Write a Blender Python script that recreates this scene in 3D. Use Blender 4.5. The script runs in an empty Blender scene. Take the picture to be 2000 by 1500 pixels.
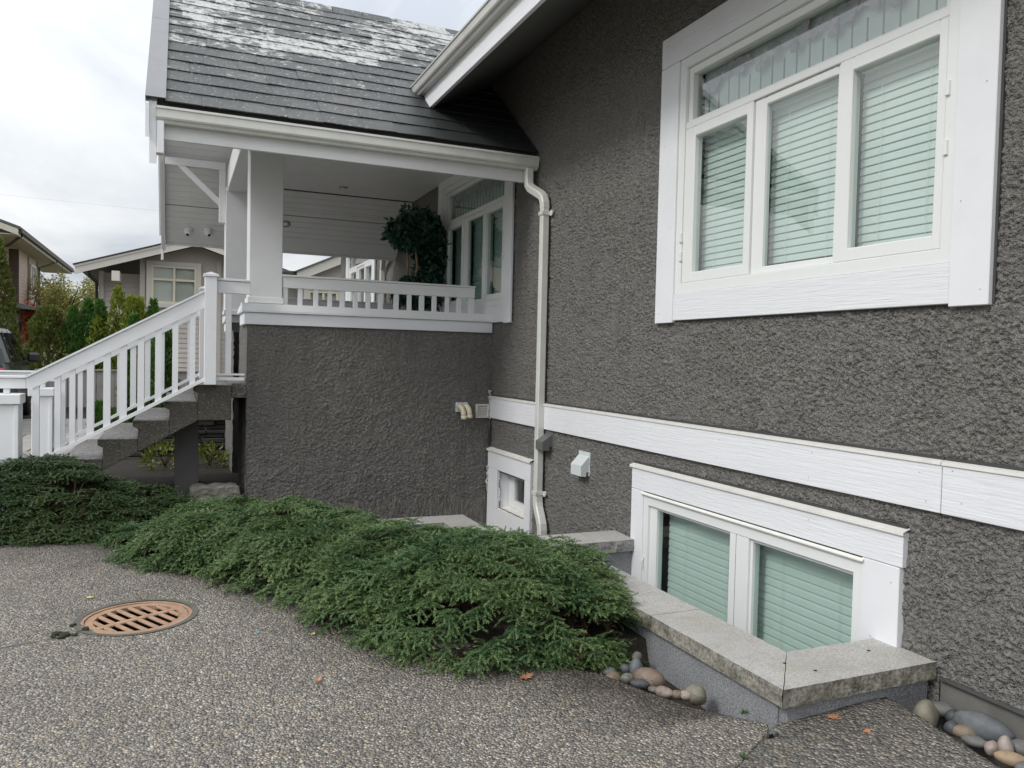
import bpy, math, random
import numpy as np
from mathutils import Matrix, Vector

S = bpy.context.scene
COL = S.collection
random.seed(7)
RNG = np.random.default_rng(11)

# ------------------------------------------------------------------ camera
YAW, PITCH, ROLL = math.radians(23.18), math.radians(-1.85), math.radians(1.32)
CAM_H = 1.55
def camera_axes():
    cy, sy, cp, sp = math.cos(YAW), math.sin(YAW), math.cos(PITCH), math.sin(PITCH)
    f = Vector((sy * cp, cy * cp, sp)); r = Vector((cy, -sy, 0)); u = r.cross(f)
    cr, sr = math.cos(ROLL), math.sin(ROLL)
    return r * cr + u * sr, -r * sr + u * cr, f
cr_, cu_, cf_ = camera_axes()
cam = bpy.data.cameras.new('camera')
camo = bpy.data.objects.new('camera', cam); COL.objects.link(camo)
m3 = Matrix((cr_, cu_, -cf_)).transposed().to_4x4()
camo.matrix_world = Matrix.Translation((0, 0, CAM_H)) @ m3
cam.sensor_width = 36.0
cam.lens = 1530 / 2000 * 36
cam.clip_start = 0.05
cam.clip_end = 2000
S.camera = camo

# ------------------------------------------------------------------ world, sun, exposure
SUN_EL, SUN_AZ = math.radians(40), math.radians(255)      # azimuth clockwise from +Y: light comes from the left (-X), a little behind the camera
w = bpy.data.worlds.new("World"); S.world = w; w.use_nodes = True
nt = w.node_tree; nt.nodes.clear()
def N(nt, t, **kw):
    n = nt.nodes.new(t)
    for k, v in kw.items(): setattr(n, k, v)
    return n
out = N(nt, 'ShaderNodeOutputWorld'); bg = N(nt, 'ShaderNodeBackground')
bg.inputs['Strength'].default_value = 0.1
sky = N(nt, 'ShaderNodeTexSky', sky_type='NISHITA', sun_disc=False, sun_elevation=SUN_EL, sun_rotation=SUN_AZ)
sky.air_density = 1.0; sky.dust_density = 2.0
tc = N(nt, 'ShaderNodeTexCoord')
sep = N(nt, 'ShaderNodeSeparateXYZ'); nt.links.new(tc.outputs['Generated'], sep.inputs[0])
def M(nt, op, a, b=None, c=None):
    n = N(nt, 'ShaderNodeMath', operation=op)
    for i, v in enumerate((a, b, c)):
        if v is None: continue
        if isinstance(v, (int, float)): n.inputs[i].default_value = v
        else: nt.links.new(v, n.inputs[i])
    return n.outputs[0]
zc = M(nt, 'ADD', M(nt, 'MAXIMUM', sep.outputs[2], 0.0), 0.22)
cmb = N(nt, 'ShaderNodeCombineXYZ')
nt.links.new(M(nt, 'DIVIDE', sep.outputs[0], zc), cmb.inputs[0]); nt.links.new(M(nt, 'DIVIDE', sep.outputs[1], zc), cmb.inputs[1])
def noise(nt, vec, scale, detail=5, rough=.55, dist=0.0):
    n = N(nt, 'ShaderNodeTexNoise'); n.inputs['Scale'].default_value = scale; n.inputs['Detail'].default_value = detail
    n.inputs['Roughness'].default_value = rough; n.inputs['Distortion'].default_value = dist
    if vec is not None: nt.links.new(vec, n.inputs['Vector'])
    return n.outputs[0]
def ramp(nt, fac, stops, interp='LINEAR'):
    n = N(nt, 'ShaderNodeValToRGB'); n.color_ramp.interpolation = interp
    e = n.color_ramp.elements
    while len(e) < len(stops): e.new(0.5)
    for i, (p, c) in enumerate(stops):
        e[i].position = p; e[i].color = (c[0], c[1], c[2], 1)
    nt.links.new(fac, n.inputs[0]); return n.outputs[0]
mp = N(nt, 'ShaderNodeMapping'); nt.links.new(cmb.outputs[0], mp.inputs[0])
mp.inputs['Location'].default_value = (0.9, 0.35, 0); mp.inputs['Rotation'].default_value = (0, 0, 0.5); mp.inputs['Scale'].default_value = (1.0, 0.6, 1)
cl = noise(nt, mp.outputs[0], 1.25, 7, .55, .4)
cloud = ramp(nt, cl, [(0.35, (5.2, 5.6, 6.3)), (0.46, (7.1, 7.5, 7.9)), (0.56, (8.9, 9.1, 9.3)), (0.68, (11.0, 11.1, 11.1))])
# an overcast dome: towards the zenith the cloud deck is about half as bright again
zen = M(nt, 'MULTIPLY_ADD', M(nt, 'MAXIMUM', sep.outputs[2], 0.0), 1.15, 0.64)
vm = N(nt, 'ShaderNodeVectorMath', operation='SCALE'); nt.links.new(cloud, vm.inputs[0]); nt.links.new(zen, vm.inputs['Scale'])
mix = N(nt, 'ShaderNodeMix', data_type='RGBA'); mix.inputs[0].default_value = 0.97
nt.links.new(sky.outputs[0], mix.inputs[6]); nt.links.new(vm.outputs[0], mix.inputs[7])
nt.links.new(mix.outputs[2], bg.inputs[0]); nt.links.new(bg.outputs[0], out.inputs[0])

sl = bpy.data.lights.new('sun', 'SUN'); sl.energy = 1.25; sl.angle = math.radians(14); sl.color = (1, .97, .93)
so = bpy.data.objects.new('sun', sl); COL.objects.link(so)
sd = Vector((math.sin(SUN_AZ) * math.cos(SUN_EL), math.cos(SUN_AZ) * math.cos(SUN_EL), math.sin(SUN_EL)))
so.rotation_euler = sd.to_track_quat('Z', 'Y').to_euler(); so.location = sd * 60
S.view_settings.view_transform = 'Standard'; S.view_settings.look = 'None'
S.view_settings.exposure = 0.38; S.view_settings.gamma = 1; S.view_settings.use_curve_mapping = False
S.cycles.max_bounces = 8; S.cycles.transparent_max_bounces = 12; S.cycles.diffuse_bounces = 4
S.cycles.sample_clamp_indirect = 6
S.cycles.use_denoising = True

# ------------------------------------------------------------------ object helpers
def link_mesh(name, me, mat, parent=None):
    o = bpy.data.objects.new(name, me); COL.objects.link(o)
    if mat is not None:
        for x in (mat if isinstance(mat, (list, tuple)) else [mat]):
            me.materials.append(x)
    if parent is not None: attach(o, parent)
    return o
def attach(o, parent):
    o.parent = parent
    p = parent; loc = Vector((0, 0, 0))
    while p is not None:
        loc += p.location; p = p.parent
    base = Vector(parent.get('_w', (0, 0, 0)))
    o.matrix_parent_inverse = Matrix.Translation(-base)
def thing(name, label, cat, loc=(0, 0, 0), group=None):
    o = bpy.data.objects.new(name, None); COL.objects.link(o)
    o.location = loc; o['_w'] = tuple(loc); o.empty_display_size = .1
    o['label'] = label; o['category'] = cat
    if group: o['group'] = group
    return o
def tag(o, label=None, cat=None, group=None, kind=None):
    if label: o['label'] = label
    if cat: o['category'] = cat
    if group: o['group'] = group
    if kind: o['kind'] = kind
    return o
def recenter(o):
    """put a top-level mesh's origin at the middle of its foot"""
    me = o.data; n = len(me.vertices); a = np.empty(n * 3, np.float32); me.vertices.foreach_get('co', a); a = a.reshape(-1, 3)
    c = (a.min(0) + a.max(0)) / 2; c[2] = a[:, 2].min()
    a -= c; me.vertices.foreach_set('co', a.ravel()); me.update(); o.location = Vector(c.tolist())
    return o
class MB:
    """collects quads/polygons for ONE mesh object"""
    def __init__(s): s.v = []; s.f = []; s.mi = []
    def add(s, v, f, mi=0):
        n = len(s.v); s.v += [tuple(p) for p in v]; s.f += [tuple(i + n for i in q) for q in f]; s.mi += [mi] * len(f); return s
    def box(s, x0, x1, y0, y1, z0, z1, bev=.004, mi=0, fn=None):
        v, f = box_vf(x0, x1, y0, y1, z0, z1, bev)
        if fn: v = [fn(p) for p in v]
        return s.add(v, f, mi)
    def beam(s, p, q, wd, ht, up=(0, 0, 1), bev=.003, mi=0):
        v, f = beam_vf(p, q, wd, ht, up, bev); return s.add(v, f, mi)
    def tube(s, pts, r, n=8, mi=0, caps=True):
        pts = [Vector(p) for p in pts]; rr = r if isinstance(r, (list, tuple)) else [r] * len(pts)
        v = []; f = []; prev = None
        for i, p in enumerate(pts):
            d = (pts[min(i + 1, len(pts) - 1)] - pts[max(i - 1, 0)]).normalized()
            a = d.cross(Vector((0, 0, 1)) if abs(d.z) < .95 else Vector((1, 0, 0))) if prev is None else (prev - d * prev.dot(d))
            a.normalize(); prev = a; b = d.cross(a)
            for k in range(n):
                t = 2 * math.pi * k / n; v.append(p + (a * math.cos(t) + b * math.sin(t)) * rr[i])
        for i in range(len(pts) - 1):
            for k in range(n):
                f.append((i * n + k, i * n + (k + 1) % n, (i + 1) * n + (k + 1) % n, (i + 1) * n + k))
        if caps:
            f.append(tuple(range(n - 1, -1, -1))); f.append(tuple((len(pts) - 1) * n + k for k in range(n)))
        return s.add(v, f, mi)
    def prism(s, poly, axis, a0, a1, mi=0):
        """poly: 2D outline in the two other axes (in x,y,z order), extruded along axis"""
        n = len(poly); v = []
        for a in (a0, a1):
            for p in poly:
                q = list(p); q.insert(axis, a); v.append(tuple(q))
        f = [(i, (i + 1) % n, n + (i + 1) % n, n + i) for i in range(n)] + [tuple(range(n - 1, -1, -1)), tuple(range(n, 2 * n))]
        return s.add(v, f, mi)
    def build(s, name, mat, parent=None, smooth=False):
        me = bpy.data.meshes.new(name); me.from_pydata(s.v, [], s.f)
        if any(s.mi): me.polygons.foreach_set('material_index', s.mi)
        me.update(); fix_normals(me)
        if smooth: me.polygons.foreach_set('use_smooth', [True] * len(me.polygons))
        return link_mesh(name, me, mat, parent)
def fix_normals(me):
    import bmesh
    b = bmesh.new(); b.from_mesh(me); bmesh.ops.recalc_face_normals(b, faces=b.faces); b.to_mesh(me); b.free()
def box_vf(x0, x1, y0, y1, z0, z1, b=.004):
    b = max(1e-4, min(b, abs(x1 - x0) * .3, abs(y1 - y0) * .3, abs(z1 - z0) * .3))
    X = ((x0, x0 + b), (x1, x1 - b)); Y = ((y0, y0 + b), (y1, y1 - b)); Z = ((z0, z0 + b), (z1, z1 - b))
    v = []; idx = {}
    for i in (0, 1):
        for j in (0, 1):
            for k in (0, 1):
                idx[i, j, k, 0] = len(v); v.append((X[i][0], Y[j][1], Z[k][1]))
                idx[i, j, k, 1] = len(v); v.append((X[i][1], Y[j][0], Z[k][1]))
                idx[i, j, k, 2] = len(v); v.append((X[i][1], Y[j][1], Z[k][0]))
    f = []
    for i in (0, 1):
        f.append([idx[i, 0, 0, 0], idx[i, 1, 0, 0], idx[i, 1, 1, 0], idx[i, 0, 1, 0]][::(-1 if i == 0 else 1)])
        f.append([idx[0, i, 0, 1], idx[1, i, 0, 1], idx[1, i, 1, 1], idx[0, i, 1, 1]][::(1 if i == 0 else -1)])
        f.append([idx[0, 0, i, 2], idx[1, 0, i, 2], idx[1, 1, i, 2], idx[0, 1, i, 2]][::(-1 if i == 0 else 1)])
    for j in (0, 1):
        for k in (0, 1):
            f.append([idx[0, j, k, 1], idx[1, j, k, 1], idx[1, j, k, 2], idx[0, j, k, 2]])
            f.append([idx[j, 0, k, 0], idx[j, 1, k, 0], idx[j, 1, k, 2], idx[j, 0, k, 2]])
            f.append([idx[j, k, 0, 0], idx[j, k, 1, 0], idx[j, k, 1, 1], idx[j, k, 0, 1]])
            for i in (0, 1): f.append([idx[i, j, k, 0], idx[i, j, k, 1], idx[i, j, k, 2]])
    return v, f
def beam_vf(p, q, wd, ht, up=(0, 0, 1), b=.003):
    p = Vector(p); q = Vector(q); d = q - p; L = d.length; d.normalize(); up = Vector(up)
    sdv = d.cross(up).normalized(); u2 = sdv.cross(d)
    v, f = box_vf(0, L, -wd / 2, wd / 2, -ht / 2, ht / 2, b)
    return [p + d * a[0] + sdv * a[1] + u2 * a[2] for a in v], f
def box(name, x0, x1, y0, y1, z0, z1, mat, parent=None, bev=.004):
    return MB().box(min(x0, x1), max(x0, x1), min(y0, y1), max(y0, y1), min(z0, z1), max(z0, z1), bev).build(name, mat, parent)
def npmesh(name, V, F, mat, parent=None, smooth=False, attr=None):
    """V (n,3) float, F (m,3|4) int"""
    V = np.ascontiguousarray(V, np.float32); F = np.ascontiguousarray(F, np.int32); k = F.shape[1]
    me = bpy.data.meshes.new(name); me.vertices.add(len(V)); me.vertices.foreach_set('co', V.ravel())
    me.loops.add(F.size); me.loops.foreach_set('vertex_index', F.ravel()); me.polygons.add(len(F))
    me.polygons.foreach_set('loop_start', np.arange(0, F.size, k, dtype=np.int32))
    try: me.polygons.foreach_set('loop_total', np.full(len(F), k, np.int32))
    except Exception: pass
    me.update(calc_edges=True)
    if smooth: me.polygons.foreach_set('use_smooth', np.ones(len(F), bool))
    if attr is not None:
        a = me.attributes.new('tint', 'FLOAT', 'POINT'); a.data.foreach_set('value', np.ascontiguousarray(attr, np.float32))
    return link_mesh(name, me, mat, parent)
_T = RNG.random((64, 64, 64)).astype(np.float32)
def vnoise(x, y, z=0.0, f=1.0, seed=0):
    """smooth 3D value noise in [-1, 1] on arrays"""
    x = np.asarray(x, float) * f + seed * 17.31; y = np.asarray(y, float) * f + seed * 7.77; z = np.asarray(z, float) * f + seed * 3.19 + 0 * x
    xi = np.floor(x).astype(int); yi = np.floor(y).astype(int); zi = np.floor(z).astype(int)
    fx, fy, fz = x - xi, y - yi, z - zi
    fx = fx * fx * (3 - 2 * fx); fy = fy * fy * (3 - 2 * fy); fz = fz * fz * (3 - 2 * fz)
    r = 0
    for i in (0, 1):
        for j in (0, 1):
            for k in (0, 1):
                r = r + _T[(xi + i) & 63, (yi + j) & 63, (zi + k) & 63] * (fx if i else 1 - fx) * (fy if j else 1 - fy) * (fz if k else 1 - fz)
    return r * 2 - 1
def gridmesh(nu, nv):
    i = np.arange(nu * nv).reshape(nu, nv)
    return np.stack([i[:-1, :-1], i[1:, :-1], i[1:, 1:], i[:-1, 1:]], -1).reshape(-1, 4)

# ------------------------------------------------------------------ materials
def newmat(name):
    m = bpy.data.materials.new(name); m.use_nodes = True; nt = m.node_tree
    b = nt.nodes['Principled BSDF']; return m, nt, b
def pos(nt): return N(nt, 'ShaderNodeNewGeometry').outputs['Position']
def bump(nt, b, h, strength=.3, dist=.01):
    n = N(nt, 'ShaderNodeBump'); n.inputs['Strength'].default_value = strength; n.inputs['Distance'].default_value = dist
    nt.links.new(h, n.inputs['Height']); nt.links.new(n.outputs[0], b.inputs['Normal']); return n
def mixc(nt, fac, a, b, mode='MIX'):
    n = N(nt, 'ShaderNodeMix', data_type='RGBA', blend_type=mode)
    if isinstance(fac, (int, float)): n.inputs[0].default_value = fac
    else: nt.links.new(fac, n.inputs[0])
    for i, c in ((6, a), (7, b)):
        if isinstance(c, tuple): n.inputs[i].default_value = (*c[:3], 1)
        else: nt.links.new(c, n.inputs[i])
    return n.outputs[2]
def pm(name, c, rough=.6, var=.12, scale=6, bs=0, bscale=60, bdist=.004, metal=0, spec=.5, stretch=None, dirt=0, dirtc=(.12, .11, .08), dscale=3):
    """painted / plain surface: colour with large-scale unevenness, optional grime and fine relief"""
    m, nt, b = newmat(name); P = pos(nt)
    n1 = noise(nt, P, scale, 6, .6)
    lo = tuple(x * (1 - var) for x in c); hi = tuple(min(1, x * (1 + var)) for x in c)
    col = ramp(nt, n1, [(.3, lo), (.7, hi)])
    if dirt:
        n2 = noise(nt, P, dscale, 8, .65)
        f = M(nt, 'MULTIPLY', M(nt, 'SUBTRACT', n2, .5), 3.0); f = M(nt, 'MULTIPLY', M(nt, 'MINIMUM', M(nt, 'MAXIMUM', f, 0.0), 1.0), dirt)
        col = mixc(nt, f, col, dirtc)
    nt.links.new(col, b.inputs['Base Color'])
    b.inputs['Roughness'].default_value = rough; b.inputs['Metallic'].default_value = metal; b.inputs['Specular IOR Level'].default_value = spec
    if bs:
        v = P
        if stretch:
            mpn = N(nt, 'ShaderNodeMapping'); nt.links.new(P, mpn.inputs[0]); mpn.inputs['Scale'].default_value = stretch; v = mpn.outputs[0]
        bump(nt, b, noise(nt, v, bscale, 5, .6), bs, bdist)
    return m
MAT = {}
def mk():
    D = MAT
    # rough-dash stucco
    m, nt, b = newmat('stucco'); P = pos(nt)
    c = ramp(nt, noise(nt, P, 40, 5, .6), [(.25, (.18, .171, .158)), (.55, (.235, .225, .209)), (.8, (.29, .279, .26))])
    c = mixc(nt, ramp(nt, noise(nt, P, .9, 5, .6), [(.35, (0, 0, 0)), (.75, (.6, .6, .6))]), c, (.21, .197, .18))
    mpw = N(nt, 'ShaderNodeMapping'); nt.links.new(P, mpw.inputs[0]); mpw.inputs['Scale'].default_value = (5, 5, .45)
    c = mixc(nt, ramp(nt, noise(nt, mpw.outputs[0], 1.6, 6, .65), [(.52, (0, 0, 0)), (.74, (.45, .45, .45))]), c, (.145, .139, .13))      # old run-off streaks
    nt.links.new(c, b.inputs['Base Color']); b.inputs['Roughness'].default_value = .75; b.inputs['Specular IOR Level'].default_value = .35
    wv = N(nt, 'ShaderNodeVectorMath', operation='ADD'); nz = N(nt, 'ShaderNodeTexNoise'); nz.inputs['Scale'].default_value = 60; nt.links.new(P, nz.inputs['Vector'])
    sc_ = N(nt, 'ShaderNodeVectorMath', operation='SCALE'); nt.links.new(nz.outputs['Color'], sc_.inputs[0]); sc_.inputs['Scale'].default_value = .012
    nt.links.new(P, wv.inputs[0]); nt.links.new(sc_.outputs[0], wv.inputs[1])
    def crumbs(scale):                                                     # thrown crumbs: round lumps of random height
        v = N(nt, 'ShaderNodeTexVoronoi', feature='F1'); v.inputs['Scale'].default_value = scale; nt.links.new(wv.outputs[0], v.inputs['Vector'])
        k = N(nt, 'ShaderNodeSeparateColor'); nt.links.new(v.outputs['Color'], k.inputs[0])
        return M(nt, 'MULTIPLY', ramp(nt, v.outputs['Distance'], [(.15, (1, 1, 1)), (.62, (0, 0, 0))]), M(nt, 'MULTIPLY_ADD', k.outputs[0], 1.0, .15))
    hs = M(nt, 'ADD', M(nt, 'ADD', crumbs(78), M(nt, 'MULTIPLY', crumbs(135), .55)), M(nt, 'MULTIPLY', noise(nt, P, 210, 3, .6), .3))
    bump(nt, b, hs, 1.0, .013)
    D['stucco'] = m
    # white painted trim with a sawn wood grain running along y (house wall) or x
    D['trim_y'] = pm('trim_paint_y', (.77, .775, .80), .55, .03, 3, .8, 75, .005, stretch=(1, .06, 1.2), dirt=.10, dirtc=(.45, .44, .42))
    D['trim_x'] = pm('trim_paint_x', (.74, .75, .79), .55, .03, 3, .25, 60, .003, stretch=(.08, 1, 1.2), dirt=.10, dirtc=(.45, .44, .42))
    D['trim_smooth'] = pm('trim_paint_smooth', (.78, .785, .805), .5, .025, 5, .08, 90, .002, dirt=.06, dirtc=(.5, .5, .48))
    D['trim_grey'] = pm('porch_paint', (.74, .745, .75), .5, .03, 4, .1, 40, .002, stretch=(.2, .2, 1), dirt=.10, dirtc=(.4, .39, .36))
    D['vinyl'] = pm('vinyl_frame', (.78, .79, .78), .35, .02, 5, dirt=.14, dirtc=(.5, .47, .40), dscale=5)
    D['gutter'] = pm('gutter_enamel', (.66, .66, .62), .38, .04, 6, dirt=.30, dirtc=(.33, .32, .27), dscale=5)
    D['gutter_grey'] = pm('main_gutter_enamel', (.47, .465, .44), .35, .05, 5, dirt=.45, dirtc=(.26, .25, .21), dscale=4)
    D['flash'] = pm('cap_flashing', (.78, .765, .72), .4, .05, 9, dirt=.25, dirtc=(.33, .29, .24), dscale=8)
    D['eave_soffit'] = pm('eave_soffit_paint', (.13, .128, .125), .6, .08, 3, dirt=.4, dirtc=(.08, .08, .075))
    D['soffit'] = pm('soffit_paint', (.74, .74, .735), .5, .04, 3, .1, 50, .002, stretch=(.06, 1, 1))
    D['dark_gap'] = pm('shadow_gap', (.05, .05, .05), .9, .1)
    D['room'] = pm('room_wall', (.20, .21, .20), .9, .1)
    D['blind'] = pm('blind_slat', (.80, .83, .81), .5, .02, 4)
    D['concrete'] = pm('foundation_concrete', (.17, .165, .15), .85, .22, 4, .4, 60, .006, dirt=.5, dirtc=(.07, .07, .06), dscale=3)
    D['pillar'] = pm('grey_pillar', (.085, .083, .08), .85, .15, 3, .2, 60, .004, dirt=.3)
    D['metal_grey'] = pm('rake_flashing', (.21, .21, .22), .45, .06, 4, dirt=.3, dirtc=(.10, .10, .10))
    D['vent_grey'] = pm('vent_grey', (.13, .13, .128), .5, .05)
    D['vent_white'] = pm('vent_white', (.62, .65, .66), .45, .06, 8, dirt=.2, dirtc=(.4, .4, .38))
    D['pvc'] = pm('pvc_cream', (.72, .64, .49), .45, .06, 10, dirt=.3, dirtc=(.4, .33, .22), dscale=12)
    D['louver'] = pm('vent_louver', (.62, .60, .55), .5, .05, 10, dirt=.3, dirtc=(.3, .28, .24), dscale=12)
    D['lead'] = pm('lead_came', (.24, .23, .23), .5, .1)
    D['rose'] = pm('mauve_glass', (.46, .36, .40), .35, .18, 14)
    D['leafglass'] = pm('green_glass', (.36, .34, .36), .35, .2, 14)
    D['pot'] = pm('pot_light', (.25, .25, .25), .3, .1); D['black'] = pm('black_plastic', (.02, .02, .022), .35, .1)
    D['camera_white'] = pm('camera_white', (.75, .76, .76), .3, .03)
    # window glass: tinted see-through plus a Fresnel mirror
    def glass(name, tint, refl=1.0):
        m, nt, b = newmat(name); nt.nodes.remove(b)
        o = nt.nodes['Material Output']; t = N(nt, 'ShaderNodeBsdfTransparent'); t.inputs[0].default_value = (*tint, 1)
        g = N(nt, 'ShaderNodeBsdfGlossy'); g.inputs['Roughness'].default_value = .012
        ge = N(nt, 'ShaderNodeNewGeometry'); dt = N(nt, 'ShaderNodeVectorMath', operation='DOT_PRODUCT')
        nt.links.new(ge.outputs['Normal'], dt.inputs[0]); nt.links.new(ge.outputs['Incoming'], dt.inputs[1])
        k = M(nt, 'POWER', M(nt, 'SUBTRACT', 1.0, M(nt, 'ABSOLUTE', dt.outputs['Value'])), 5.0)      # Schlick, both faces of both panes
        fr = M(nt, 'MINIMUM', M(nt, 'MULTIPLY', M(nt, 'MULTIPLY_ADD', k, .96, .04), refl), 1.0)
        x = N(nt, 'ShaderNodeMixShader'); nt.links.new(fr, x.inputs[0])
        nt.links.new(t.outputs[0], x.inputs[1]); nt.links.new(g.outputs[0], x.inputs[2]); nt.links.new(x.outputs[0], o.inputs[0]); return m
    D['glass'] = glass('window_glass', (.80, .89, .86), 4.0)
    D['glass_clear'] = glass('clear_glass', (.86, .93, .90), 2.5)
    D['glass_dark'] = glass('porch_glass', (.64, .77, .74), 2.4)
    D['glass_green'] = glass('basement_glass', (.71, .81, .775), 1.8)
    D['carglass'] = glass('car_glass', (.10, .13, .12), 1.5)
    # exposed-aggregate concrete
    def aggregate(name, stops, scale, wet=.35, cem=(.13, .125, .115), moss=0, bst=.9, damp_shade=False):
        m, nt, b = newmat(name); P = pos(nt)
        def vor(feature, sc):
            v = N(nt, 'ShaderNodeTexVoronoi', feature=feature); v.inputs['Scale'].default_value = sc; v.inputs['Randomness'].default_value = 1
            nt.links.new(P, v.inputs['Vector']); return v
        v = vor('F1', scale); ed = vor('DISTANCE_TO_EDGE', scale)
        sp = N(nt, 'ShaderNodeSeparateColor'); nt.links.new(v.outputs['Color'], sp.inputs[0])
        c = ramp(nt, sp.outputs[0], stops)
        c = mixc(nt, ramp(nt, sp.outputs[1], [(0, (.0, 0, 0)), (1, (.45, .45, .45))]), c, (.14, .145, .155))
        inside = ramp(nt, ed.outputs[0], [(.02, (0, 0, 0)), (.10, (1, 1, 1))])
        c = mixc(nt, inside, cem, c)
        n1 = noise(nt, P, .8, 7, .6)
        c = mixc(nt, ramp(nt, n1, [(.34, (wet, wet, wet)), (.60, (0, 0, 0))]), c, mixc(nt, 1.0, c, (.42, .40, .38), 'MULTIPLY'))
        if damp_shade:  # vertex tint darkens the slab: damp plus painted shrub shade
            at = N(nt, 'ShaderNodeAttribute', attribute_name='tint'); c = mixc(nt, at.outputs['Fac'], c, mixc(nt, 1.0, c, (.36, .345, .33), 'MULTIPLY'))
        if moss:
            c = mixc(nt, ramp(nt, noise(nt, P, 3.2, 7, .65), [(.45, (0, 0, 0)), (.7, (moss, moss, moss))]), c, (.05, .055, .03))
        nt.links.new(c, b.inputs['Base Color']); b.inputs['Roughness'].default_value = .6; b.inputs['Specular IOR Level'].default_value = .4
        h = ramp(nt, v.outputs['Distance'], [(0, (1, 1, 1)), (.35, (.8, .8, .8)), (.75, (0, 0, 0))])
        bump(nt, b, h, bst, .012); return m
    AG = [(0, (.10, .10, .105)), (.2, (.24, .215, .18)), (.42, (.42, .36, .275)), (.6, (.29, .28, .265)), (.78, (.58, .50, .38)), (.92, (.74, .68, .57)), (1, (.46, .32, .22))]
    AGD = [(p, tuple(x * .95 for x in c)) for p, c in AG]
    D['drive'] = aggregate('driveway_aggregate', AGD, 80, .25, cem=(.11,.10,.088), damp_shade=True)
    D['drive2'] = aggregate('apron_aggregate', [(p, tuple(x * .72 for x in c)) for p, c in AG], 70, .8, moss=.3)
    D['tread'] = aggregate('step_tread_aggregate', [(0, (.08, .075, .068)), (.5, (.20, .19, .178)), (1, (.46, .44, .41))], 62, .5, cem=(.15, .142, .132), bst=.35)
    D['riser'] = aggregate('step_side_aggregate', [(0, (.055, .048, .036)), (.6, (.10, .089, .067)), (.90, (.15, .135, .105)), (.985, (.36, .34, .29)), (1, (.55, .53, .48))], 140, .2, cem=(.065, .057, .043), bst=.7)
    D['walk'] = aggregate('walkway_aggregate', [(0, (.22, .20, .18)), (.5, (.36, .33, .30)), (1, (.50, .46, .42))], 70, .15, cem=(.25, .23, .21), bst=.4)
    # granite: flamed tops, rough rock-faced edges, plus dark saw-cut walling
    def granite(name, a, bcol, cc, sc=180, moss=0, bs=.2, lich=0):
        m, nt, b = newmat(name); P = pos(nt)
        c = ramp(nt, noise(nt, P, sc, 3, .7), [(.35, a), (.5, bcol), (.68, cc)])
        c = mixc(nt, ramp(nt, noise(nt, P, 2.2, 6, .65), [(.4, (0, 0, 0)), (.75, (.5, .5, .5))]), c, tuple(x * .75 for x in bcol))
        if moss:
            c = mixc(nt, ramp(nt, noise(nt, P, 7, 9, .72), [(.46, (0, 0, 0)), (.62, (moss, moss, moss))]), c, (.055, .05, .03))
        if lich:
            c = mixc(nt, ramp(nt, noise(nt, P, 4, 6, .6), [(.5, (0, 0, 0)), (.7, (lich, lich, lich))]), c, (.30, .29, .17))
        nt.links.new(c, b.inputs['Base Color']); b.inputs['Roughness'].default_value = .8; b.inputs['Specular IOR Level'].default_value = .3
        bump(nt, b, noise(nt, P, 120, 4, .65), bs, .005); return m
    D['cop_top'] = granite('granite_top', (.30, .29, .27), (.475, .46, .435), (.60, .585, .555), 130, .12, .25, .25)
    D['cop_edge'] = granite('granite_rockface', (.12, .11, .09), (.29, .27, .235), (.43, .41, .365), 60, .75, .7, .2)
    D['cop_edge2'] = granite('granite_rockface_clean', (.15, .145, .14), (.31, .30, .29), (.45, .44, .42), 60, .12, .7)
    D['wellwall'] = granite('granite_wall', (.125, .13, .14), (.26, .265, .275), (.42, .425, .435), 110, .15, .15)
    # roof tile with lichen and painted wet sky sheen, denser up the slope
    m, nt, b = newmat('roof_tile'); P = pos(nt); sx = N(nt, 'ShaderNodeSeparateXYZ'); nt.links.new(P, sx.inputs[0])
    oi = N(nt, 'ShaderNodeObjectInfo').outputs['Random']
    base = ramp(nt, oi, [(0, (.045, .050, .050)), (.5, (.070, .073, .072)), (1, (.092, .090, .086))])
    base = mixc(nt, ramp(nt, noise(nt, P, 5, 6, .6), [(.4, (0, 0, 0)), (.7, (.6, .6, .6))]), base, (.035, .040, .040))
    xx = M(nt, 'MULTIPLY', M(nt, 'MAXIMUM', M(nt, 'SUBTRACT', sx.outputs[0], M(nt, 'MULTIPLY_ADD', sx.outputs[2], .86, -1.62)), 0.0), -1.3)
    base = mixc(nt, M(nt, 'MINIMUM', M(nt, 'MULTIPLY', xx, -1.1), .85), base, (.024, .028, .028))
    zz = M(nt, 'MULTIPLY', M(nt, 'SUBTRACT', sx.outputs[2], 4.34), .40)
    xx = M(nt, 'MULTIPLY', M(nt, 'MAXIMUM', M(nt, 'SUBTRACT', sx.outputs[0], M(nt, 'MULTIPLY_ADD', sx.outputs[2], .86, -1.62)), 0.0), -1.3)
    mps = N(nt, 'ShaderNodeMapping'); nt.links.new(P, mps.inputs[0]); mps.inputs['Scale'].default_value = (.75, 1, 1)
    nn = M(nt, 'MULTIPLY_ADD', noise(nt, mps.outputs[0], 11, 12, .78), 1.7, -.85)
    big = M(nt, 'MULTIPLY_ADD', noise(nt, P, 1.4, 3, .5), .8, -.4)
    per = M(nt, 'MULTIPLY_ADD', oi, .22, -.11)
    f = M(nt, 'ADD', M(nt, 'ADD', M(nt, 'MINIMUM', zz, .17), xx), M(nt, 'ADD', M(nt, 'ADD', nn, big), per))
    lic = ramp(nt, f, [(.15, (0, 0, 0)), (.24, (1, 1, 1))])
    spk = ramp(nt, noise(nt, P, 34, 6, .7), [(.585, (0, 0, 0)), (.64, (.7, .7, .7))])
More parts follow.
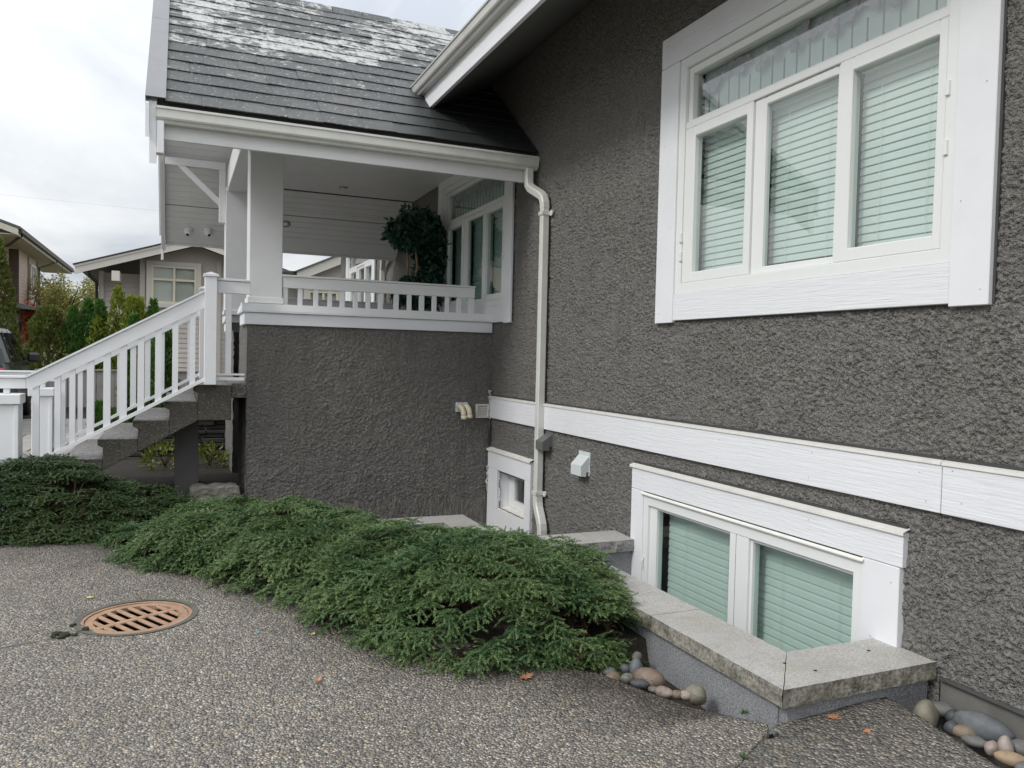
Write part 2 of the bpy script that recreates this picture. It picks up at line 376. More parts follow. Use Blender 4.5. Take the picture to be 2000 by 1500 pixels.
    lic = mixc(nt, 1.0, lic, mixc(nt, 1.0, ramp(nt, M(nt, 'ADD', xx, 1.0), [(.6, (0, 0, 0)), (1, (1, 1, 1))]), spk, 'MULTIPLY'), 'LIGHTEN')
    lichen_sheen_col = ramp(nt, noise(nt, P, 20, 5, .7), [(.3, (.27, .27, .26)), (.65, (.52, .52, .51))])
    c = mixc(nt, lic, base, lichen_sheen_col); nt.links.new(c, b.inputs['Base Color'])
    b.inputs['Roughness'].default_value = .55; b.inputs['Specular IOR Level'].default_value = .5
    bump(nt, b, noise(nt, P, 60, 5, .6), .35, .004); D['tile'] = m
    # foliage: tip tint comes with the leaf, wood etc.
    def foliage(name, dark, light, rough=.55, spec=.35, trans=.25, varsc=3, var2=None):
        m, nt, b = newmat(name); P = pos(nt); at = N(nt, 'ShaderNodeAttribute', attribute_name='tint')
        c = mixc(nt, at.outputs['Fac'], dark, light)
        c = mixc(nt, ramp(nt, noise(nt, P, varsc, 4, .6), [(.35, (0, 0, 0)), (.7, (.6, .6, .6))]), c, var2 or tuple((x + y) * .42 for x, y in zip(dark, light)))
        nt.links.new(c, b.inputs['Base Color']); b.inputs['Roughness'].default_value = rough; b.inputs['Specular IOR Level'].default_value = spec
        tr = N(nt, 'ShaderNodeBsdfTranslucent'); nt.links.new(c, tr.inputs[0]); mxs = N(nt, 'ShaderNodeMixShader'); mxs.inputs[0].default_value = trans
        o = nt.nodes['Material Output']; nt.links.new(b.outputs[0], mxs.inputs[1]); nt.links.new(tr.outputs[0], mxs.inputs[2]); nt.links.new(mxs.outputs[0], o.inputs[0]); return m
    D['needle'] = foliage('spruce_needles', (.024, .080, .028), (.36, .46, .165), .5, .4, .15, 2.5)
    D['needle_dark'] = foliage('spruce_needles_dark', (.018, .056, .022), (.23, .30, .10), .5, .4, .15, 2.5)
    D['cedar'] = foliage('cedar_leaf', (.030, .090, .020), (.11, .23, .045), .6, .3, .2, 2)
    D['cedar_yellow'] = foliage('cedar_leaf_yellow', (.045, .095, .015), (.30, .34, .05), .6, .3, .2, 2)
    D['cedar_brown'] = foliage('cedar_leaf_brown', (.035, .075, .016), (.15, .20, .04), .6, .3, .2, 2.5, (.12, .06, .03))
    D['willow'] = foliage('autumn_leaf', (.24, .24, .07), (.48, .45, .17), .6, .3, .3, .6)
    D['red_leaf'] = foliage('red_leaf', (.28, .05, .02), (.50, .14, .04), .6, .3, .3, 1)
    D['yellow_bush'] = foliage('yellow_leaf', (.05, .10, .015), (.32, .34, .05), .5, .4, .25, 6)
    D['ficus'] = foliage('ficus_leaf', (.012, .040, .026), (.045, .13, .085), .35, .5, .12, 6)
    D['bark'] = pm('bark', (.055, .040, .028), .9, .3, 12, .5, 60, .006); D['twig'] = pm('twig', (.055, .036, .022), .9, .3, 12)
    D['ficus_trunk'] = pm('ficus_trunk', (.26, .18, .11), .7, .2, 12)
    D['soil'] = pm('soil', (.030, .024, .017), .95, .35, 14, .8, 60, .02, dirt=.4, dirtc=(.02, .016, .012))
    D['ground'] = pm('lawn', (.09, .10, .045), .95, .3, 5, .5, 30, .02)
    D['rock'] = pm('split_rock', (.24, .225, .19), .85, .25, 9, .6, 40, .01, dirt=.5, dirtc=(.11, .10, .075), dscale=6)
    D['slate'] = pm('dry_stone', (.045, .042, .038), .8, .35, 7, .6, 40, .01); D['slate_cap'] = pm('dry_stone_cap', (.26, .235, .19), .85, .2, 7, .5, 40, .01)
    # iron grate
    D['rust'] = pm('rusty_iron', (.36, .225, .145), .8, .18, 16, .5, 130, .003, dirt=.7, dirtc=(.20, .14, .10), dscale=9)
    D['pit'] = pm('drain_pit', (.008, .006, .005), .9, .1)
    D['collar'] = pm('drain_collar', (.11, .105, .09), .9, .25, 10, .5, 80, .006, dirt=.4, dirtc=(.07, .08, .04))
    # neighbours
    D['siding_beige'] = pm('beige_siding', (.52, .48, .44), .7, .05, 1, dirt=.1); D['trim_beige'] = pm('beige_trim', (.60, .565, .51), .6, .04, 1)
    D['siding_brown'] = pm('brown_siding', (.46, .35, .29), .7, .08, 1); D['brown_trim'] = pm('dark_brown_trim', (.075, .05, .04), .6, .1)
    D['cream'] = pm('cream_frame', (.68, .64, .50), .5, .03); D['cream_trim'] = pm('cream_fascia', (.52, .49, .42), .6, .05)
    D['shingle_far'] = pm('far_shingles', (.10, .105, .10), .85, .25, 6); D['soffit_far'] = pm('far_soffit', (.50, .43, .37), .7, .05)
    D['gutter_dark'] = pm('dark_gutter', (.045, .04, .038), .4, .1)
    D['fence'] = pm('weathered_board', (.26, .25, .235), .85, .12, 5, .4, 40, .005, stretch=(1, 1, .1)); D['fence_dark'] = pm('kickboard', (.07, .055, .045), .9, .15)
    D['paver'] = pm('paver', (.30, .285, .265), .85, .12, 2, .3, 90, .004)
    D['carpaint'] = pm('car_paint', (.030, .038, .035), .18, .05, 2, spec=.7); D['carroof'] = pm('car_roof', (.42, .43, .45), .3, .05, spec=.6)
    D['tyre'] = pm('tyre', (.018, .018, .018), .8, .1); D['rim'] = pm('alloy', (.30, .30, .31), .35, .1, metal=.8); D['tail'] = pm('tail_lens', (.28, .012, .01), .15, .1)
    D['chrome'] = pm('chrome', (.7, .7, .72), .15, .02, metal=1)
    D['orange'] = pm('orange_grip', (.55, .07, .02), .5, .1); D['cable'] = pm('cable', (.45, .46, .48), .7, .05)
    D['blue'] = pm('blue_plastic', (.02, .38, .52), .4, .05); D['leaf_o'] = pm('fallen_leaf_orange', (.50, .20, .09), .7, .2, 60); D['leaf_b'] = pm('fallen_leaf_brown', (.34, .16, .09), .7, .2, 40)
    D['leaf_y'] = pm('fallen_leaf_yellow', (.52, .48, .16), .7, .2, 40); D['leaf_r'] = pm('fallen_leaf_red', (.30, .03, .03), .7, .2, 40)
    D['moss'] = pm('moss', (.030, .034, .012), .95, .4, 60, .8, 120, .01); D['weed'] = pm('weed', (.05, .10, .03), .7, .3, 40)
    D['caulk'] = pm('caulk', (.50, .50, .48), .8, .15, 20); D['duct'] = pm('dark_conduit', (.05, .05, .05), .6, .15)
    D['litter'] = pm('paper_scrap', (.75, .76, .78), .6, .05)
mk()
D = MAT
def gz(x, y):
    """driveway level: falls gently to the drain"""
    d = math.hypot(x + .2, y - 5.0)
    return .012 * (min(x, 3.2) + .2) * min(1, d / 1.0) - .012 * math.exp(-(d / .55) ** 2)

# ================================================================== HOUSE
house = thing('house', 'dark grey stucco house with white trimmed windows and band board', 'house', (3.25, 5.0, 0))
def stucco(name, parent, us, vs, fn, holes=(), amp=.0068, seed=0):
    """us, vs: 1D samples; fn(u, v, h) -> xyz arrays"""
    U, V = np.meshgrid(us, vs, indexing='ij')
    c1, s1 = math.cos(.6), math.sin(.6); A, B = U * c1 - V * s1, U * s1 + V * c1; wx, wy = .008 * vnoise(U, V, 0, 23, seed + 7), .008 * vnoise(U, V, 0, 23, seed + 8)
    n = vnoise(A + wx, B * 1.2 + wy, 0, 66, seed); n2 = vnoise(U * .9 + wy, V * 1.2 + wx, 0, 112, seed + 3); n3 = vnoise(U, V, 0, 11, seed + 5)
    cl = np.clip((n * .75 + n2 * .75 + .35 * n3) * 2.0, -1, 1)                      # thrown lumps with steep sides
    h = amp * (1 + .35 * n3) * (cl + .25 * n2) + .001 * n3
    X, Y, Z = fn(U, V, h)
    P = np.stack([X, Y, Z], -1).reshape(-1, 3); F = gridmesh(len(us), len(vs))
    uc = (us[:-1] + us[1:]) / 2; vc = (vs[:-1] + vs[1:]) / 2; UC, VC = np.meshgrid(uc, vc, indexing='ij'); keep = np.ones(UC.shape, bool)
    for (u0, u1, v0, v1) in holes: keep &= ~((UC > u0) & (UC < u1) & (VC > v0) & (VC < v1))
    F = F[keep.ravel()]
    used = np.unique(F); rm = np.full(len(P), -1, np.int64); rm[used] = np.arange(len(used))
    return npmesh(name, P[used], rm[F], D['stucco'], parent, smooth=True)
WX = 3.25
ys = np.concatenate([np.arange(1.0, 1.9, .03), np.arange(1.9, 4.3, .0054), np.arange(4.3, 8.26, .0135)])
zs = np.concatenate([np.arange(-.55, .0, .03), np.arange(.0, 4.05, .0062), np.arange(4.05, 4.73, .02)])
holes = [(2.55, 4.62, 2.08, 3.62), (2.96, 4.93, -.40, .52), (7.16, 7.85, -.07, .31), (7.85, 9.92, 2.18, 3.72), (0, 2.5, -1, .128)]
wo = stucco('wall', house, ys, zs, lambda U, V, h: (WX - h, U, V), holes)
ys2 = np.concatenate([np.arange(8.25, 17.2, .05)]); zs2 = np.arange(-.3, 4.72, .05)
stucco('wall', house, ys2, zs2, lambda U, V, h: (WX - h, U, V), [(7.85, 9.92, 2.18, 3.72), (14.05, 16.12, 2.18, 3.72)], amp=.008, seed=2)
MB().prism([(WX, 17.15), (WX, 17.16), (9, 17.16), (9, 17.15)], 2, -.3, 4.7).build('gable_wall', D['stucco'], house)
box('foundation', WX + .02, WX + .3, 1.0, 2.56, -.4, .15, D['concrete'], house)
# drip edge under the stucco
MB().prism([(WX - .012, .120), (WX + .05, .120), (WX + .05, .135), (WX - .006, .135)], 1, 1.0, 2.49).build('drip_edge', D['duct'], house)
# dark rooms behind the windows
def room(y0, y1, z0, z1, dx=1.6):
    v = [(x, y, z) for x in (WX + .03, WX + dx) for y in (y0, y1) for z in (z0, z1)]
    f = [(4, 5, 7, 6), (0, 4, 6, 2), (1, 3, 7, 5), (0, 1, 5, 4), (2, 6, 7, 3)]
    return MB().add(v, f).build('room', D['room'], house)
room(1.5, 5.6, 1.7, 4.0); room(2.2, 5.4, -.7, 1.0); room(6.9, 8.1, -.4, .6, .8); room(7.2, 10.6, 1.7, 4.1); room(13.4, 16.8, 1.7, 4.1)

# band board in three lengths with a folded metal cap
def cap_flash(y0, y1, z, parent, out=.045, rise=.012):
    x = WX
    return MB().prism([(x - out, z - .012), (x - out + .003, z - .012), (x - out + .003, z), (x - .002, z + rise + .003), (x - .002, z + rise + .006), (x - out, z + .004)], 1, y0, y1).build('flashing', D['flash'], parent)
for y0, y1 in ((1.0, 2.502), (2.506, 5.973), (5.977, 8.165)):
    bb = box('band_board', WX - .030, WX + .01, y0, y1, .886, 1.118, D['trim_y'], house, .003)
    cap_flash(y0, y1, 1.121, bb, .038, .007); box('gap_shade_strip', WX - .016, WX + .01, y0, y1, 1.131, 1.146, D['duct'], bb, .002)  # dark strip stands in for the shaded gap over the flashing

def ring(name, y0, y1, z0, z1, wl, wr, wb, wt, x0, x1, mat, parent, bev=.004):
    m = MB()
    m.box(x0, x1, y0, y0 + wl, z0, z1, bev); m.box(x0, x1, y1 - wr, y1, z0, z1, bev)
    m.box(x0, x1, y0 + wl, y1 - wr, z0, z0 + wb, bev); m.box(x0, x1, y0 + wl, y1 - wr, z1 - wt, z1, bev)
    return m.build(name, mat, parent)
def pane(y0, y1, z0, z1, x, mat, parent):
    return npmesh('pane', np.array([(x, y0, z0), (x, y0, z1), (x, y1, z1), (x, y1, z0)]), np.array([(0, 1, 2, 3)]), mat, parent)
def blind(name, label, y0, y1, z0, z1, x, pitch=.0445, tilt=75, group='window blinds', cords=2, droop=0):
    t = thing(name, label, 'window blind', (x, (y0 + y1) / 2, z0), group)
    box('headrail', x - .028, x + .028, y0, y1, z1 - .045, z1, D['blind'], t, .003)
    a = math.radians(tilt); wd = pitch * 1.16; first = None
    n = int((z1 - .06 - z0) / pitch)
    for i in range(n):
        zc = z1 - .07 - i * pitch
        if first is None:
            m = MB(); dx, dz = math.cos(a) * wd / 2, math.sin(a) * wd / 2
            # gently crowned slat, upper edge towards the room
            pr = [(x - dx, zc - dz), (x - .004, zc + .002), (x + dx, zc + dz), (x + dx - .002, zc + dz + .0012), (x - .0055, zc + .0042), (x - dx - .002, zc - dz + .0012)]
            m.prism(pr, 1, y0, y1); first = m.build('slat', D['blind'], t)
        else:
            c = first.copy(); COL.objects.link(c); c.parent = t; c.matrix_parent_inverse = first.matrix_parent_inverse.copy(); c.location = (0, 0, -i * pitch)
            c.rotation_euler = (0, 0, 0)
    box('bottom_rail', x - .022, x + .022, y0, y1, z0, z0 + .018, D['blind'], t, .003)
    for k in range(cords):
        yc = y0 + (y1 - y0) * ((k + .5) / cords if cords > 1 else .5)
        MB().tube([(x - .027, yc, z0), (x - .027, yc, z1 - .03)], .0013, 5).build('cord', D['blind'], t)
    return t
def upper_window(dy, dz, label, glass, blind_labels, stained=True):
    wn = thing('window', None, None, (WX, 3.6 + dy, 1.83 + dz)) if False else None
    w = bpy.data.objects.new('window', None); COL.objects.link(w); w.empty_display_size = .1; attach(w, house)
    if label: w['label'] = label
    B = lambda *a: None
    y = lambda v: v + dy
    z = lambda v: v + dz
    ty, ts = D['trim_y'], D['trim_smooth']
    box('side_casing', WX - .036, WX + .01, y(2.312), y(2.504), z(1.831), z(3.658), ts, w, .003)
    box('side_casing', WX - .036, WX + .01, y(4.664), y(4.880), z(1.831), z(3.658), ts, w, .003)
    box('head_casing', WX - .036, WX + .01, y(2.312), y(4.880), z(3.661), z(3.870), ty, w, .003)
    box('bottom_casing', WX - .032, WX + .01, y(2.506), y(4.662), z(1.845), z(2.030), ty, w, .003)
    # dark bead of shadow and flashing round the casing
    ring('shadow_bead', y(2.300), y(4.893), z(1.838), z(3.878), .03, .03, .03, .03, WX - .012, WX + .02, D['duct'], w, .001)
    ring('frame', y(2.505), y(4.663), z(2.031), z(3.660), .064, .068, .070, .068, WX - .022, WX + .07, D['vinyl'], w)
    box('transom_bar', WX - .012, WX + .07, y(2.570), y(4.594), z(3.166), z(3.213), D['vinyl'], w)
    ring('transom_frame', y(2.571), y(4.593), z(3.214), z(3.591), .035, .045, .012, .05, WX + .004, WX + .08, D['vinyl'], w)
    pane(y(2.60), y(4.56), z(3.22), z(3.55), WX + .045, glass, w)
    ring('sash', y(2.571), y(3.216), z(2.101), z(3.165), .050, .090, .070, .070, WX - .016, WX + .05, D['vinyl'], w, .006)
    pane(y(2.61), y(3.14), z(2.16), z(3.11), WX + .018, glass, w)
    ring('fixed_frame', y(3.218), y(3.898), z(2.101), z(3.165), .024, .10, .042, .05, WX + .002, WX + .05, D['vinyl'], w, .006)
    pane(y(3.235), y(3.805), z(2.14), z(3.12), WX + .026, glass, w)
    ring('sash', y(3.900), y(4.592), z(2.101), z(3.165), .056, .110, .070, .070, WX - .016, WX + .05, D['vinyl'], w, .006)
    pane(y(3.95), y(4.49), z(2.16), z(3.11), WX + .018, glass, w)
    for yy, zz in ((2.555, 2.83), (2.555, 2.56), (4.598, 2.42), (4.598, 2.29)):
        box('sash_clip', WX - .034, WX - .014, y(yy) - .011, y(yy) + .011, z(zz) - .035, z(zz) + .035, D['vinyl'], w, .003)
    if stained:
        # leaded transom: upright cames below a garland of mauve glass
        m = MB()
        n = 19
        for i in range(n + 1):
            yy = y(2.60 + 1.94 * i / n); top = 3.42 + .045 * math.sin(i * 2.1)
            m.box(WX + .058, WX + .064, yy - .0045, yy + .0045, z(3.225), z(top), .001)
        for zz in (3.245,): m.box(WX + .0575, WX + .0645, y(2.60), y(4.54), z(zz) - .003, z(zz) + .003, .001)
        m.build('lead_came', D['lead'], w)
        m = MB(); g = MB(); rr = random.Random(4)
        def disc(mb, yc, zc, r, x, k=9, jag=.25):
            pts = [(x, yc + r * (1 + rr.uniform(-jag, jag)) * math.cos(2 * math.pi * q / k), zc + r * .8 * (1 + rr.uniform(-jag, jag)) * math.sin(2 * math.pi * q / k)) for q in range(k)]
            mb.add(pts + [(x + .004, p[1], p[2]) for p in pts], [tuple(range(k)), tuple(range(2 * k - 1, k - 1, -1))] + [(q, (q + 1) % k, k + (q + 1) % k, k + q) for q in range(k)])
        for i in range(7):
            yc = 2.72 + i * .285
            for q in range(9): disc(m if q % 3 else g, y(yc + rr.uniform(-.085, .085)), z(3.45 + rr.uniform(-.06, .06)), rr.uniform(.022, .045), WX + .058 + q * .0006)
            for q in range(5): disc(m, y(yc + .14 + rr.uniform(-.05, .05)), z(3.475 + rr.uniform(-.02, .02)), rr.uniform(.02, .032), WX + .064 + q * .0006)
        m.build('garland', D['rose'], w); g.build('garland_leaf', D['leafglass'], w)
        box('privacy_screen', WX + .105, WX + .11, y(2.60), y(4.55), z(3.21), z(3.56), D['blind'], w, .001)
    for (a, b), lb in zip(((2.60, 3.17), (3.215, 3.86), (3.93, 4.54)), blind_labels):
        blind('window_blind', lb, y(a), y(b), z(2.125), z(3.155), WX + .118, group='blinds in the upper windows')
    return w
upper_window(0, 0, 'large three sash window with leaded glass transom', D['glass'], [
    'white slat blind behind the right sash of the large upper window',
    'white slat blind behind the middle pane of the large upper window',
    'white slat blind behind the left sash of the large upper window'])
upper_window(5.30, .10, 'window on the covered porch with dark leaded transom', D['glass_dark'], [
    'slat blind behind the right pane of the porch window beside the downspout',
    'slat blind behind the middle pane of the porch window',
    'slat blind behind the left pane of the porch window next to the potted tree'], stained=True)
upper_window(11.55, .10, 'far window of the house seen through the porch', D['glass_dark'], [
    'slat blind behind the near pane of the far window past the porch',
    'slat blind behind the middle pane of the far window past the porch',
    'slat blind behind the far pane of the far window past the porch'], stained=False)

# basement window
w = bpy.data.objects.new('window', None); COL.objects.link(w); attach(w, house); w['label'] = 'wide basement window with green tinted panes above the stone well'
box('side_casing', WX - .036, WX + .01, 2.705, 2.930, -.55, .582, D['trim_smooth'], w, .003)
box('side_casing', WX - .036, WX + .01, 4.968, 5.130, -.55, .582, D['trim_smooth'], w, .003)
box('head_casing', WX - .036, WX + .01, 2.690, 5.130, .585, .755, D['trim_y'], w, .003)
cap_flash(2.68, 5.145, .757, w, .050, .014); box('gap_shade_strip', WX - .016, WX + .01, 2.69, 5.14, .775, .788, D['duct'], w, .002)  # dark strip drawn as the shaded gap above the head flashing
MB().prism([(WX - .050, .5615), (WX - .048, .5615), (WX - .047, .5655), (WX - .03, .576), (WX - .036, .579), (WX - .050, .568)], 1, 2.915, 4.985).build('flashing', D['flash'], w)
ring('frame', 2.930, 4.968, -.42, .560, .062, .060, .07, .075, WX - .028, WX + .07, D['vinyl'], w)
box('mullion', WX - .024, WX + .07, 3.800, 3.978, -.35, .486, D['vinyl'], w, .004)
box('mullion_joint', WX - .0255, WX - .02, 3.913, 3.9155, -.35, .486, D['duct'], w, .0005)
ring('glazing_bead', 2.991, 3.801, -.35, .487, .018, .02, .02, .022, WX - .006, WX + .05, D['vinyl'], w, .003)
ring('glazing_bead', 3.977, 4.910, -.35, .487, .018, .09, .02, .022, WX - .006, WX + .05, D['vinyl'], w, .003)
pane(3.0, 3.795, -.34, .475, WX + .016, D['glass_green'], w); pane(3.985, 4.83, -.34, .475, WX + .016, D['glass_green'], w)
MB().tube([(WX - .03, 4.945, .10), (WX - .045, 4.945, .06), (WX - .032, 4.945, .0)], .006, 6).build('latch', D['vinyl'], w)
blind('window_blind', 'closed white slat blind behind the right pane of the basement window', 2.97, 3.86, -.38, .50, WX + .125, .0515, 78, 'blinds in the basement window')
blind('window_blind', 'closed white slat blind behind the left pane of the basement window', 3.92, 4.84, -.38, .50, WX + .125, .0515, 78, 'blinds in the basement window')

# small deep-set window by the inside corner
w = bpy.data.objects.new('window', None); COL.objects.link(w); attach(w, house); w['label'] = 'small deep set basement window in the corner behind the downspout'
box('side_casing', WX - .034, WX + .01, 7.0, 7.138, -.5, .333, D['trim_smooth'], w, .003)
box('side_casing', WX - .034, WX + .01, 7.872, 8.15, -.5, .333, D['trim_smooth'], w, .003)
box('head_casing', WX - .034, WX + .01, 7.0, 8.15, .335, .530, D['trim_smooth'], w, .003)
box('bottom_casing', WX - .031, WX + .01, 7.14, 7.87, -.5, -.095, D['trim_smooth'], w, .003)
cap_flash(6.99, 8.16, .533, w, .05, .02)
box('jamb', WX, WX + .13, 7.862, 7.872, -.09, .333, D['trim_smooth'], w, .001); box('jamb', WX, WX + .13, 7.138, 7.148, -.09, .333, D['trim_smooth'], w, .001)
box('jamb', WX, WX + .13, 7.15, 7.86, .325, .335, D['trim_smooth'], w, .001)
MB().prism([(WX - .03, -.097), (WX + .13, -.075), (WX + .13, -.06), (WX - .03, -.087)], 1, 7.148, 7.862).build('sill', D['flash'], w)
ring('frame', 7.15, 7.86, -.06, .322, .06, .14, .075, .06, WX + .11, WX + .16, D['vinyl'], w)
pane(7.2, 7.73, 0, .27, WX + .14, D['glass_green'], w)

m = MB(); rn = random.Random(9)
for y, z in [(2.62, 1.06), (2.40, .95), (2.45, 1.09), (2.58, .93), (3.3, 1.07), (3.32, .93), (4.1, 1.06), (4.12, .94), (4.9, 1.06), (5.9, .94), (5.92, 1.07), (6.05, .95)]: m.tube([(WX - .0315, y, z), (WX - .0285, y, z)], .0042, 7)
for y, z in [(2.35, 1.9), (2.46, 2.3), (2.36, 2.8), (2.45, 3.3), (2.35, 3.62), (4.83, 1.9), (4.72, 2.5), (4.82, 3.1), (2.4, 3.8), (3.2, 3.82), (4.0, 3.8), (4.8, 3.81), (2.75, .5), (2.86, .2), (5.06, .45), (3.3, .70), (4.2, .70)]: m.tube([(WX - .0375, y, z), (WX - .035, y, z)], .0040, 7)
o = m.build('nail_head', D['caulk'], house); o['kind'] = 'stuff'
# eaves of the main roof
MB().prism([(2.30, 4.30), (2.30, 4.40), (6.5, 7.05), (6.5, 6.95)], 1, -1.2, 17.3).build('roof', D['shingle_far'], house)
MB().prism([(2.33, 4.045), (2.33, 4.06), (WX + .02, 4.655), (WX + .02, 4.635)], 1, -1.2, 8.55).build('soffit', D['eave_soffit'], house)
box('fascia', 2.295, 2.33, -1.2, 8.02, 4.035, 4.33, D['trim_y'], house, .003)
def gutter_profile(o, zt, sgn):
    # (across, z) outline of a K-style gutter; sgn +1: the back is towards +across
    pts = [(0, 0), (.0, -.018), (.010, -.024), (.012, -.085), (.020, -.098), (.034, -.104), (.042, -.118), (.046, -.126), (.105, -.126), (.105, -.004), (.102, -.004), (.102, -.122), (.050, -.122), (.046, -.114), (.037, -.100), (.024, -.094), (.016, -.083), (.014, -.022), (.004, -.003)]
    return [(o + sgn * a, zt + b) for a, b in pts]
g = MB().prism(gutter_profile(2.19, 4.335, 1), 1, -1.2, 8.02).build('eave_gutter', D['gutter_grey'], house)

# fittings on the wall: each its own thing
def hood(name, label, xf, y0, y1, zt, zft, zb, mat):
    t = thing(name, label, 'dryer vent', (WX, (y0 + y1) / 2, zb), 'vent hoods on the stucco')
    m = MB(); th = .004
    v = [(WX + .01, y0, zt), (WX + .01, y1, zt), (xf, y0, zft), (xf, y1, zft), (xf, y0, zb), (xf, y1, zb), (WX - .035, y0, zb - .004), (WX - .035, y1, zb - .004), (WX - .035, y0, zb + .035), (WX - .035, y1, zb + .035), (WX + .01, y0, zb + .03), (WX + .01, y1, zb + .03)]
    f = [(0, 1, 3, 2), (2, 3, 5, 4), (0, 2, 4, 6, 8, 10), (1, 11, 9, 7, 5, 3), (0, 10, 11, 1)]
    o = m.add(v, f).build('hood', mat, t)
    sm = o.modifiers.new('s', 'SOLIDIFY'); sm.thickness = .004
    box('flap', WX - .055, WX - .05, y0 + .01, y1 - .01, zb + .005, zb + .07, D['black'], t, .001)
    box('wall_plate', WX - .009, WX + .006, y0 - .004, y1 + .004, zb + .0, zt + .012, mat, t, .002)
    return t
hood('vent_hood', 'grey painted vent hood partly in front of the downspout', 3.14, 6.576, 6.73, .861, .78, .700, D['vent_grey'])
hood('vent_hood', 'white vent hood alone on the stucco left of the basement window', 3.164, 5.857, 6.045, .75, .651, .562, D['vent_white'])
t = thing('flue_pipe', 'pair of cream plastic flue elbows on a grey plate in the porch wall', 'vent pipe', (2.9, 8.15, .88))
box('wall_plate', 2.83, 2.965, 8.150, 8.20, .95, 1.055, D['vent_white'], t, .002)
for xx, dz in ((2.862, 0), (2.928, .012)):
    pts = [(xx, 8.17, 1.01 + dz), (xx, 8.11, 1.01 + dz), (xx + .004, 8.075, 1.0 + dz), (xx + .012, 8.055, .975 + dz), (xx + .018, 8.05, .94 + dz), (xx + .022, 8.05, .905 + dz)]
    e = MB().tube(pts, .029, 14).build('elbow', D['pvc'], t, True)
    MB().tube([(xx + .022, 8.05, .915 + dz), (xx + .0245, 8.05, .878 + dz)], .033, 14).build('collar', D['pvc'], e, True)
t = thing('louver_vent', 'square off white louvered vent cover beside the house corner', 'wall vent', (3.13, 8.15, .88))
m = MB(); x0, x1, z0, z1 = 3.061, 3.212, .882, 1.036; f = .018
m.box(x0, x0 + f, 8.135, 8.19, z0, z1); m.box(x1 - f, x1, 8.135, 8.19, z0, z1); m.box(x0 + f, x1 - f, 8.135, 8.19, z0, z0 + f); m.box(x0 + f, x1 - f, 8.135, 8.19, z1 - f, z1)
m.build('frame', D['louver'], t)
for i in range(4):
    zc = z0 + f + .014 + i * .029
    MB().prism([(8.143, zc - .012), (8.146, zc - .012), (8.172, zc + .016), (8.168, zc + .016)], 0, x0 + f, x1 - f).build('louver', D['louver'], t)
box('backing', x0 + .01, x1 - .01, 8.175, 8.185, z0 + .01, z1 - .01, D['duct'], t, .001)
o = MB().tube([(3.226, 8.14, .90), (3.226, 8.14, .56)], .012, 8).build('conduit', D['duct'], None, True); recenter(o); tag(o, 'thin dark conduit running down the inside corner under the band board', 'pipe')
m = MB()
rr = random.Random(3)
for i in range(16):
    zc = .05 + .31 * rr.random(); m.box(3.205 + rr.uniform(-.012, .006), 3.235, 8.128, 8.15, zc, zc + rr.uniform(.015, .05), .004)
for i in range(12):
    zc = .86 + .30 * rr.random(); m.box(3.215 + rr.uniform(-.03, .004) * (1 if zc > 1.08 else .3), 3.238, 8.125, 8.15, zc, zc + rr.uniform(.012, .04), .004)
cb_ = m.build('caulk_bead', D['caulk'], house); cb_['kind'] = 'stuff'

# downspouts
def rect_pipe(mb, pts, wy, dx):
    pts = [Vector(p) for p in pts]; v = []; f = []; n = len(pts); h, k, c = wy / 2, dx / 2, .010
    sec = [(-h + c, -k), (h - c, -k), (h, -k + c), (h, k - c), (h - c, k), (-h + c, k), (-h, k - c), (-h, -k + c)]
    for i, p in enumerate(pts):
        d = (pts[min(i + 1, n - 1)] - pts[max(i - 1, 0)]).normalized()
        a = Vector((0, 1, 0)); a = (a - d * a.dot(d)).normalized(); b = d.cross(a).normalized()
        v += [p + a * s_ + b * t_ for s_, t_ in sec]
    for i in range(n - 1):
        for q in range(8): f.append((i * 8 + q, i * 8 + (q + 1) % 8, (i + 1) * 8 + (q + 1) % 8, (i + 1) * 8 + q))
    f.append(tuple(range(8))[::-1]); f.append(tuple((n - 1) * 8 + q for q in range(8)))
    return mb.add(v, f)
t = thing('downspout', 'white square downspout from the porch gutter down the stucco corner', 'downspout', (3.19, 6.7, -.15))
rect_pipe(MB(), [(3.15, 7.06, 3.41), (3.15, 7.06, 3.30), (3.152, 7.05, 3.25), (3.158, 7.02, 3.215), (3.18, 6.83, 3.12), (3.186, 6.785, 3.085), (3.19, 6.765, 3.03), (3.19, 6.76, 2.98)], .075, .078).build('elbow', D['gutter'], t)
rect_pipe(MB(), [(3.19, 6.76, 2.985), (3.19, 6.76, .245)], .072, .075).build('pipe', D['gutter'], t)
rect_pipe(MB(), [(3.19, 6.76, .25), (3.19, 6.755, .18), (3.188, 6.735, .13), (3.183, 6.67, .04), (3.182, 6.64, -.01), (3.182, 6.63, -.06), (3.182, 6.63, -.18)], .078, .08).build('elbow', D['gutter'], t)
for zz in (2.93, .27):
    box('strap', 3.145, 3.235, 6.715, 6.805, zz - .018, zz + .018, D['gutter'], t, .002)
    MB().tube([(3.236, 6.69, zz), (3.222, 6.69, zz)], .028, 10).build('strap_tab', D['gutter'], t)
t = thing('downspout', 'far white downspout seen through the porch beside the dark stucco', 'downspout', (3.19, 13.2, 0))
rect_pipe(MB(), [(3.05, 12.55, 3.42), (3.06, 12.6, 3.30), (3.17, 13.05, 3.1), (3.19, 13.15, 3.0), (3.19, 13.15, 0.2)], .075, .078).build('pipe', D['gutter'], t)
box('strap', 3.145, 3.24, 13.1, 13.2, 2.72, 2.76, D['gutter'], t, .002)

